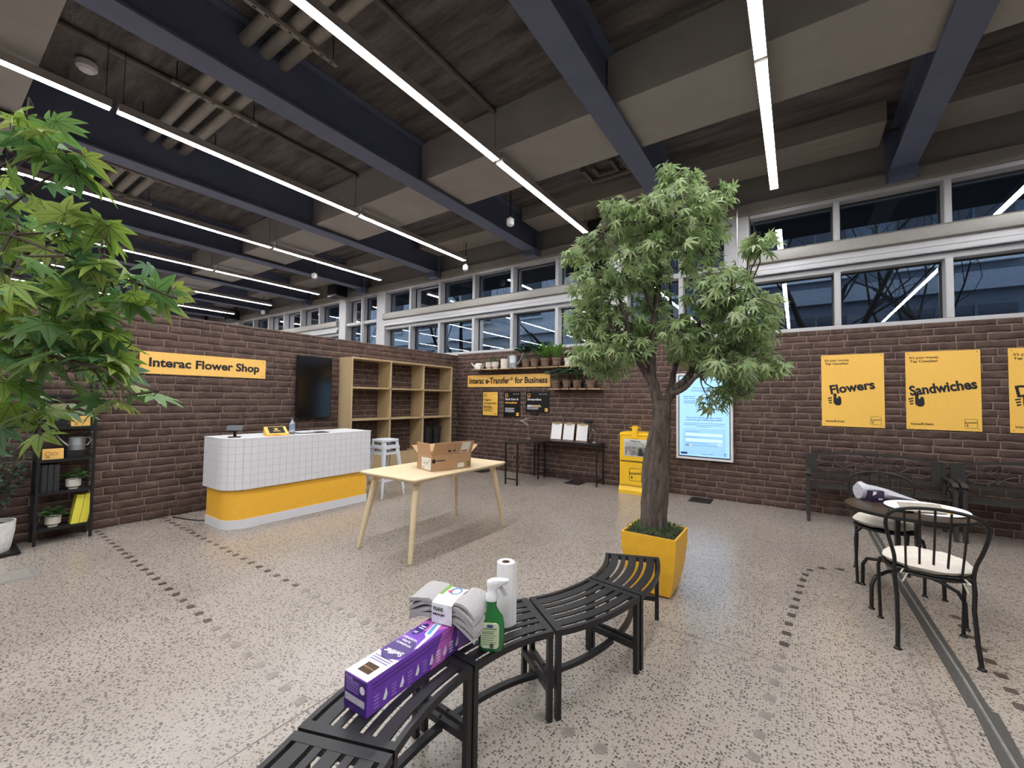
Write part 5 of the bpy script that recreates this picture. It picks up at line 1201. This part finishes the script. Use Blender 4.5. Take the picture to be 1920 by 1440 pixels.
# ------------------------------------------------------------------ maple trees
def maple(size, lobes=7, droop=.35, narrow=.16, sin_=.30):
    vs = [(0, 0, 0)]; fs = []; at = [0]
    angs = [0, 40, -40, 80, -80, 122, -122][:lobes]; ls = [1, .93, .93, .74, .74, .46, .46]
    order = sorted(range(lobes), key=lambda i: angs[i]); sinus = []
    for a, b in zip(order, order[1:]):
        m_ = R((angs[a] + angs[b]) / 2); r = sin_ * size; sinus.append((r * math.cos(m_), r * math.sin(m_)))
    e0, e1 = R(angs[order[0]] - 26), R(angs[order[-1]] + 26)
    sinus = [(.2 * size * math.cos(e0), .2 * size * math.sin(e0))] + sinus + [(.2 * size * math.cos(e1), .2 * size * math.sin(e1))]
    def zz(x, y): return -droop * (x * x + y * y) / size
    for k, i in enumerate(order):
        a = R(angs[i]); L_ = ls[i] * size; d = (math.cos(a), math.sin(a)); nrm = (-d[1], d[0]); w = narrow * L_
        s0, s1 = sinus[k], sinus[k + 1]; b0 = len(vs)
        P = lambda u, v: (d[0] * u + nrm[0] * v, d[1] * u + nrm[1] * v)
        m1, m2, tip = P(.35 * L_, 0), P(.68 * L_, 0), P(L_, 0); l1, l2 = P(.45 * L_, -w), P(.72 * L_, -w * .62); r1, r2 = P(.45 * L_, w), P(.72 * L_, w * .62)
        for (x, y), q, up in ((s0, 1, .02), (s1, 1, .02), (m1, 0, 0), (m2, 0, 0), (tip, .3, 0), (l1, 1, .04), (l2, 1, .03), (r1, 1, .04), (r2, 1, .03)):
            vs.append((x, y, zz(x, y) + up * size)); at.append(q)
        S0, S1, M1_, M2_, T_, L1_, L2_, R1_, R2_ = range(b0, b0 + 9)
        fs += [(0, S0, L1_, M1_), (0, M1_, R1_, S1), (M1_, L1_, L2_, M2_), (M1_, M2_, R2_, R1_), (M2_, L2_, T_), (M2_, T_, R2_)]
    return vs, fs, at
BARK = mat('rough_brown_bark', '5a5049', .95, 0, .6, 34, bump=1.0, bscale=40, stretch=(1, 1, .25), bdist=.035)
TWIG = mat('maple_twig', '453830', .9, 0, .2, 30)
LMAP = leaf_mat('maple_leaf', ['95aa70', '7f9a62', 'acbd84', '6e885e', 'bac898', '90a872'], '70865a')
YP = mat('planter_yellow', 'e3ae2c', .45, 0, .04)
def planter(t):
    vs = []; fs = []
    pr = [(.13, .005), (.15, .02), (.185, .2), (.2, .34), (.205, .46), (.19, .46), (.185, .42)]
    for r, z in pr: vs += [(-r, -r, z), (r, -r, z), (r, r, z), (-r, r, z)]
    for k in range(len(pr) - 1): fs += [(k * 4 + i, k * 4 + (i + 1) % 4, k * 4 + 4 + (i + 1) % 4, k * 4 + 4 + i) for i in range(4)]
    fs += [(3, 2, 1, 0), tuple(range(len(pr) * 4 - 4, len(pr) * 4))]
    MB().add(vs, fs).build('planter', YP, t)
    it = []
    for k in range(900):
        x, y = random.uniform(-.185, .185), random.uniform(-.185, .185); h_ = .44 + .035 * (1 - (x * x + y * y) / .06) + random.uniform(0, .02)
        it.append((blade(random.uniform(.02, .04), .008, -.3, .1, 2), Matrix.Translation((x, y, h_)) @ euler(random.uniform(-1, 1), random.uniform(-1.2, .3), random.uniform(0, 6.283))))
    joined('moss', t, leaf_mat('moss_green', ['4b6a3c', '38542f', '66804e'], '38542f'), it)
    MB().box(-.186, .186, -.186, .186, .41, .445).build('soil', SOIL, t)
def tree_crown(t, base, clusters, size, up_to=300, seed=1, mats=LMAP, twig_from=None, flat=.55, nar=(.13, .18), sin_=.3, tk=1.0):
    rd = random.Random(seed); var = [maple(size, 7, rd.uniform(.15, .6), rd.uniform(*nar), sin_) for _ in range(6)]
    mesh = [leaf_mesh(*v, mats) for v in var]; allp = []
    tw = MB()
    for (c_, rx, ry, rz_, n) in clusters:
        c_ = Vector(c_)
        anchor = min(twig_from, key=lambda q: (q - c_).length) if twig_from else c_
        if n > 8:
            hubs = [c_ + Vector((rd.gauss(0, .5) * rx, rd.gauss(0, .5) * ry, rd.gauss(0, .5) * rz_)) for _ in range(max(2, n // 14))]
        else: hubs = [c_]
        for hb in hubs:
            mid = (anchor + hb) / 2 + Vector((rd.uniform(-.04, .04), rd.uniform(-.04, .04), rd.uniform(-.02, .05)))
            tw.tube([anchor, mid, hb], [.009 * tk, .006 * tk, .003 * tk], 5)
        for k in range(n):
            while True:
                d = Vector((rd.uniform(-1, 1), rd.uniform(-1, 1), rd.uniform(-1, 1)))
                if d.length <= 1: break
            p = c_ + Vector((d.x * rx, d.y * ry, d.z * rz_)); hb = min(hubs, key=lambda q: (q - p).length)
            out = p - hb; yaw = math.atan2(out.y, out.x) + rd.uniform(-.8, .8)
            e = (rd.gauss(0, flat), rd.uniform(-.2, 1.0), yaw)
            s = rd.uniform(.7, 1.15); vi = rd.randrange(6); allp.append((p, e, s, vi))
            if rd.random() < .5: tw.tube([hb, p], [.003 * tk, .0015 * tk], 4)
    def score(q):
        w_ = t.matrix_basis @ q[0]; pr = project(w_)
        return -1 if pr is None or not (0 < pr[0] < 1920 and 0 < pr[1] < 1440) else q[2] / pr[2]
    allp.sort(key=score, reverse=True)
    for p, e, s, vi in allp[:up_to]: link('leaf', mesh[vi], t, p, e, (s, s, s))
    if len(allp) > up_to:
        joined('leaf_mass', t, mats, [(var[vi], Matrix.Translation(p) @ Matrix.Rotation(e[2], 4, 'Z') @ Matrix.Rotation(e[1], 4, 'Y') @ Matrix.Rotation(e[0], 4, 'X') @ Matrix.Diagonal((s, s, s, 1))) for p, e, s, vi in allp[up_to:]])
    stuff(tw.build('twigs', TWIG, t, smooth=True))
t = thing('maple_tree', 'leafy artificial maple tree in tapered yellow planter, centre of room', 'tree', (-.94, 3.42, 0))
planter(t)
# crown frame: u to the right of the view, d away from it
U = Vector((.97, .24, 0)); Dp = Vector((-.24, .97, 0))
def cp(u, z, d=0): return U * u + Dp * d + Vector((0, 0, z))
def trunk_mesh(path, radii, seed=2):
    rd = random.Random(seed); vs = []; fs = []; n = 28
    for k, (p, r) in enumerate(zip(path, radii)):
        for i in range(n):
            a = 6.28318 * i / n; q = r * (1 + .05 * math.sin(5 * a + k * .6) + .035 * math.sin(11 * a + k * .9) + rd.uniform(-.025, .025)); vs.append(p + Vector((q * math.cos(a), q * math.sin(a), 0)))
    for k in range(len(path) - 1): fs += [(k * n + i, k * n + (i + 1) % n, (k + 1) * n + (i + 1) % n, (k + 1) * n + i) for i in range(n)]
    fs += [tuple(range(n - 1, -1, -1)), tuple(range((len(path) - 1) * n, len(path) * n))]
    return MB().add(vs, fs)
ctl = [(.0, .42, .115), (-.01, .5, .1), (-.005, .7, .1), (.005, .9, .1), (.01, 1.05, .098), (.03, 1.2, .082), (.045, 1.32, .07), (.05, 1.42, .068), (.055, 1.5, .06)]
pts, rr = [], []
for (u0, z0, r0), (u1, z1, r1) in zip(ctl, ctl[1:]):
    for q in range(5): f = q / 5; pts.append(cp(u0 + (u1 - u0) * f, z0 + (z1 - z0) * f)); rr.append(r0 + (r1 - r0) * f)
trunk_mesh(pts, rr).build('trunk', BARK, t, smooth=True, auto=80)
BRN = [([(.04, 1.42, 0), (.0, 1.56, 0), (-.03, 1.7, .02), (-.02, 2.0, .03), (.02, 2.4, .05), (.05, 2.8, .03), (.08, 3.2, 0)], .048),
       ([(-.02, 1.62, 0), (-.1, 1.75, -.03), (-.17, 1.9, -.06), (-.24, 2.2, -.1), (-.34, 2.5, -.08)], .03),
       ([(.06, 1.44, 0), (.14, 1.56, .02), (.24, 1.66, .05), (.3, 1.8, .08), (.33, 2.1, .1), (.4, 2.4, .12), (.42, 2.8, .1)], .04),
       ([(.12, 1.53, 0), (.22, 1.58, -.08), (.32, 1.69, -.14), (.45, 1.75, -.18), (.58, 1.72, -.2)], .022),
       ([(.1, 1.52, .05), (.14, 1.7, .1), (.17, 1.9, .15), (.12, 2.3, .2), (.1, 2.7, .22)], .026),
       ([(-.03, 1.75, .05), (-.2, 1.95, .2), (-.4, 2.1, .3), (-.5, 2.3, .3)], .02),
       ([(-.01, 2.2, .03), (-.15, 2.5, -.12), (-.3, 2.7, -.18), (-.4, 2.85, -.15)], .018),
       ([(.33, 2.0, .1), (.5, 2.2, .0), (.65, 2.3, -.05)], .016), ([(.3, 1.8, .08), (.45, 1.9, .2), (.62, 1.98, .25)], .018), ([(.05, 2.8, .03), (.2, 3.0, .05), (.12, 3.3, 0)], .012)]
anch = []
for path, r in BRN:
    ps = [cp(*p) for p in path]
    sm = []
    for i in range(len(ps) - 1):
        p0, p1, p2, p3 = [ps[max(0, min(len(ps) - 1, i + k))] for k in (-1, 0, 1, 2)]
        for q in range(4): u = q / 4; sm.append(.5 * ((2 * p1) + (p2 - p0) * u + (2 * p0 - 5 * p1 + 4 * p2 - p3) * u * u + (3 * p1 - p0 - 3 * p2 + p3) * u ** 3))
    sm.append(ps[-1]); MB().tube(sm, [r * (1 - .75 * i / (len(sm) - 1)) for i in range(len(sm))], 10).build('branch', BARK, t, smooth=True); anch += sm[len(sm) // 2:]
CL = [(cp(u, z, random.uniform(-.15, .15)), rx, ry, rz_, n) for u, z, rx, ry, rz_, n in [(0.072, 3.387, 0.061, 0.08, 0.051, 15), (0.095, 3.265, 0.091, 0.114, 0.061, 30), (0.244, 3.265, 0.111, 0.139, 0.061, 38), (0.502, 3.071, 0.081, 0.101, 0.081, 30), (-0.312, 3.116, 0.142, 0.177, 0.091, 77), (-0.154, 2.958, 0.278, 0.348, 0.162, 215), (0.154, 2.958, 0.278, 0.348, 0.172, 215), (0.398, 2.867, 0.172, 0.215, 0.162, 118), (-0.493, 2.822, 0.162, 0.202, 0.111, 86), (-0.651, 2.664, 0.101, 0.127, 0.076, 38), (-0.479, 2.415, 0.233, 0.291, 0.182, 172), (-0.131, 2.506, 0.228, 0.285, 0.182, 161), (0.172, 2.686, 0.294, 0.367, 0.182, 182), (-0.583, 2.167, 0.182, 0.228, 0.182, 150), (-0.289, 2.121, 0.223, 0.278, 0.192, 182), (-0.009, 2.302, 0.132, 0.165, 0.182, 86), (0.457, 2.325, 0.243, 0.304, 0.213, 193), (0.714, 2.619, 0.121, 0.152, 0.081, 55), (0.624, 2.121, 0.223, 0.278, 0.192, 182), (0.85, 2.257, 0.081, 0.101, 0.091, 34), (-0.479, 1.864, 0.233, 0.291, 0.132, 150), (-0.199, 1.895, 0.162, 0.202, 0.132, 107), (0.217, 2.017, 0.192, 0.24, 0.142, 118), (0.389, 1.864, 0.294, 0.367, 0.132, 236), (0.683, 1.941, 0.192, 0.24, 0.121, 118), (0.805, 1.737, 0.111, 0.139, 0.091, 55), (-0.38, 1.728, 0.182, 0.228, 0.061, 51), (0.425, 1.502, 0.111, 0.139, 0.101, 34), (0.606, 1.593, 0.142, 0.177, 0.091, 55), (0.533, 1.728, 0.243, 0.304, 0.091, 107), (-0.086, 2.031, 0.121, 0.152, 0.121, 51)]]   # right, height, radii, leaves
tree_crown(t, None, CL, .084, 300, 5, LMAP, anch, .6, (.09, .13), .22, .8)
# near maple at the left edge
LMAP2 = leaf_mat('near_maple_leaf', ['7b9a42', '8fa94a', '5f8a46', '688f55', '98a54e', '517a48', '5a805c'], '36491f')
t = thing('maple_tree', 'large-leaved artificial maple reaching in from the left edge', 'tree', (-2.95, -.4, 0))
planter(t)
tp_ = [Vector((0, 0, .42)), Vector((.02, .02, .8)), Vector((-.02, .03, 1.2)), Vector((.0, .04, 1.5))]
MB().tube(tp_, [.1, .09, .08, .06], 14).build('trunk', BARK, t, smooth=True)
NB_ = [([(0.034, 0.353, 1.337), (0.426, 0.482, 1.733), (0.833, 0.629, 1.952), (1.108, 0.76, 1.87), (1.354, 0.872, 1.775)], 0.014), ([(0.267, 0.374, 1.73), (0.658, 0.5, 2.164), (0.883, 0.59, 2.246), (1.097, 0.678, 2.186)], 0.012), ([(0.087, 0.38, 1.543), (0.683, 0.538, 1.681), (0.92, 0.643, 1.608), (1.16, 0.749, 1.555), (1.241, 0.808, 1.474)], 0.013), ([(0.054, 0.353, 1.645), (0.617, 0.609, 1.813), (0.791, 0.731, 1.739), (0.954, 0.785, 1.657)], 0.012), ([(0.269, 0.366, 1.922), (0.959, 0.473, 1.943), (1.163, 0.553, 1.91), (1.356, 0.628, 1.837)], 0.012), ([(0.169, 0.445, 1.34), (0.582, 0.602, 1.429), (0.692, 0.68, 1.354)], 0.01), ([(0.478, 0.385, 1.982), (0.823, 0.486, 2.281), (0.989, 0.596, 2.367)], 0.01), ([(1.069, 0.659, 2.186), (1.055, 0.651, 2.136)], 0.006)]
an2 = []
for path, r in NB_:
    ps = [Vector(p) for p in path]; sm = [tp_[2] + Vector((0, 0, .1))] + ps
    MB().tube(sm, [r * 1.2] + [r * .5 * (1 - .7 * i / len(ps)) for i in range(len(ps))], 8).build('branch', TWIG, t, smooth=True); an2 += ps[1:]
CL2 = [(p, q, q, q, n) for p, q, n in [((1.051, 0.58, 2.309), 0.07, 5), ((0.854, 0.588, 2.371), 0.077, 2), ((1.092, 0.649, 2.207), 0.08, 6), ((0.903, 0.663, 2.258), 0.088, 3), ((0.932, 0.566, 2.167), 0.1, 6), ((0.73, 0.572, 2.212), 0.11, 3), ((1.11, 0.688, 2.153), 0.03, 2), ((1.099, 0.566, 1.991), 0.08, 5), ((0.899, 0.574, 2.026), 0.088, 2), ((1.2, 0.638, 1.931), 0.1, 7), ((1.01, 0.653, 1.96), 0.11, 3), ((1.245, 0.73, 1.936), 0.09, 7), ((1.067, 0.752, 1.963), 0.099, 3), ((1.395, 0.537, 1.751), 0.07, 4), ((1.197, 0.546, 1.77), 0.077, 2), ((0.983, 0.617, 1.802), 0.13, 10), ((0.787, 0.628, 1.814), 0.143, 5), ((1.036, 0.712, 1.851), 0.12, 9), ((0.851, 0.73, 1.866), 0.132, 4), ((1.165, 0.8, 1.836), 0.09, 7), ((0.99, 0.826, 1.849), 0.099, 3), ((1.202, 0.888, 1.797), 0.05, 3), ((0.786, 0.609, 1.683), 0.14, 12), ((0.585, 0.617, 1.681), 0.154, 6), ((0.919, 0.7, 1.685), 0.14, 14), ((0.729, 0.715, 1.684), 0.154, 7), ((1.038, 0.779, 1.741), 0.1, 9), ((0.858, 0.801, 1.744), 0.11, 4), ((0.905, 0.635, 1.556), 0.12, 12), ((0.708, 0.646, 1.544), 0.132, 6), ((1.034, 0.723, 1.558), 0.11, 10), ((0.848, 0.742, 1.546), 0.121, 5), ((1.03, 0.778, 1.615), 0.06, 6), ((0.849, 0.801, 1.608), 0.066, 3), ((1.126, 0.789, 1.481), 0.05, 5), ((0.948, 0.814, 1.463), 0.055, 2), ((1.289, 0.841, 1.466), 0.01, 1), ((0.722, 0.638, 1.413), 0.1, 9), ((0.52, 0.647, 1.387), 0.11, 4), ((0.74, 0.711, 1.412), 0.07, 5), ((0.546, 0.725, 1.386), 0.077, 2), ((0.923, 0.57, 1.934), 0.1, 7), ((0.72, 0.576, 1.958), 0.11, 3), ((0.817, 0.508, 1.7), 0.2, 14), ((0.605, 0.509, 1.702), 0.22, 7), ((0.793, 0.477, 2.032), 0.2, 14), ((0.579, 0.475, 2.065), 0.22, 7), ((0.346, 0.431, 1.636), 0.3, 16), ((0.12, 0.423, 1.628), 0.33, 8), ((0.352, 0.406, 2.307), 0.3, 16), ((0.127, 0.395, 2.353), 0.33, 8)]]
tree_crown(t, None, CL2, .098, 300, 9, LMAP2, an2, .55, (.14, .19), .34, .45)
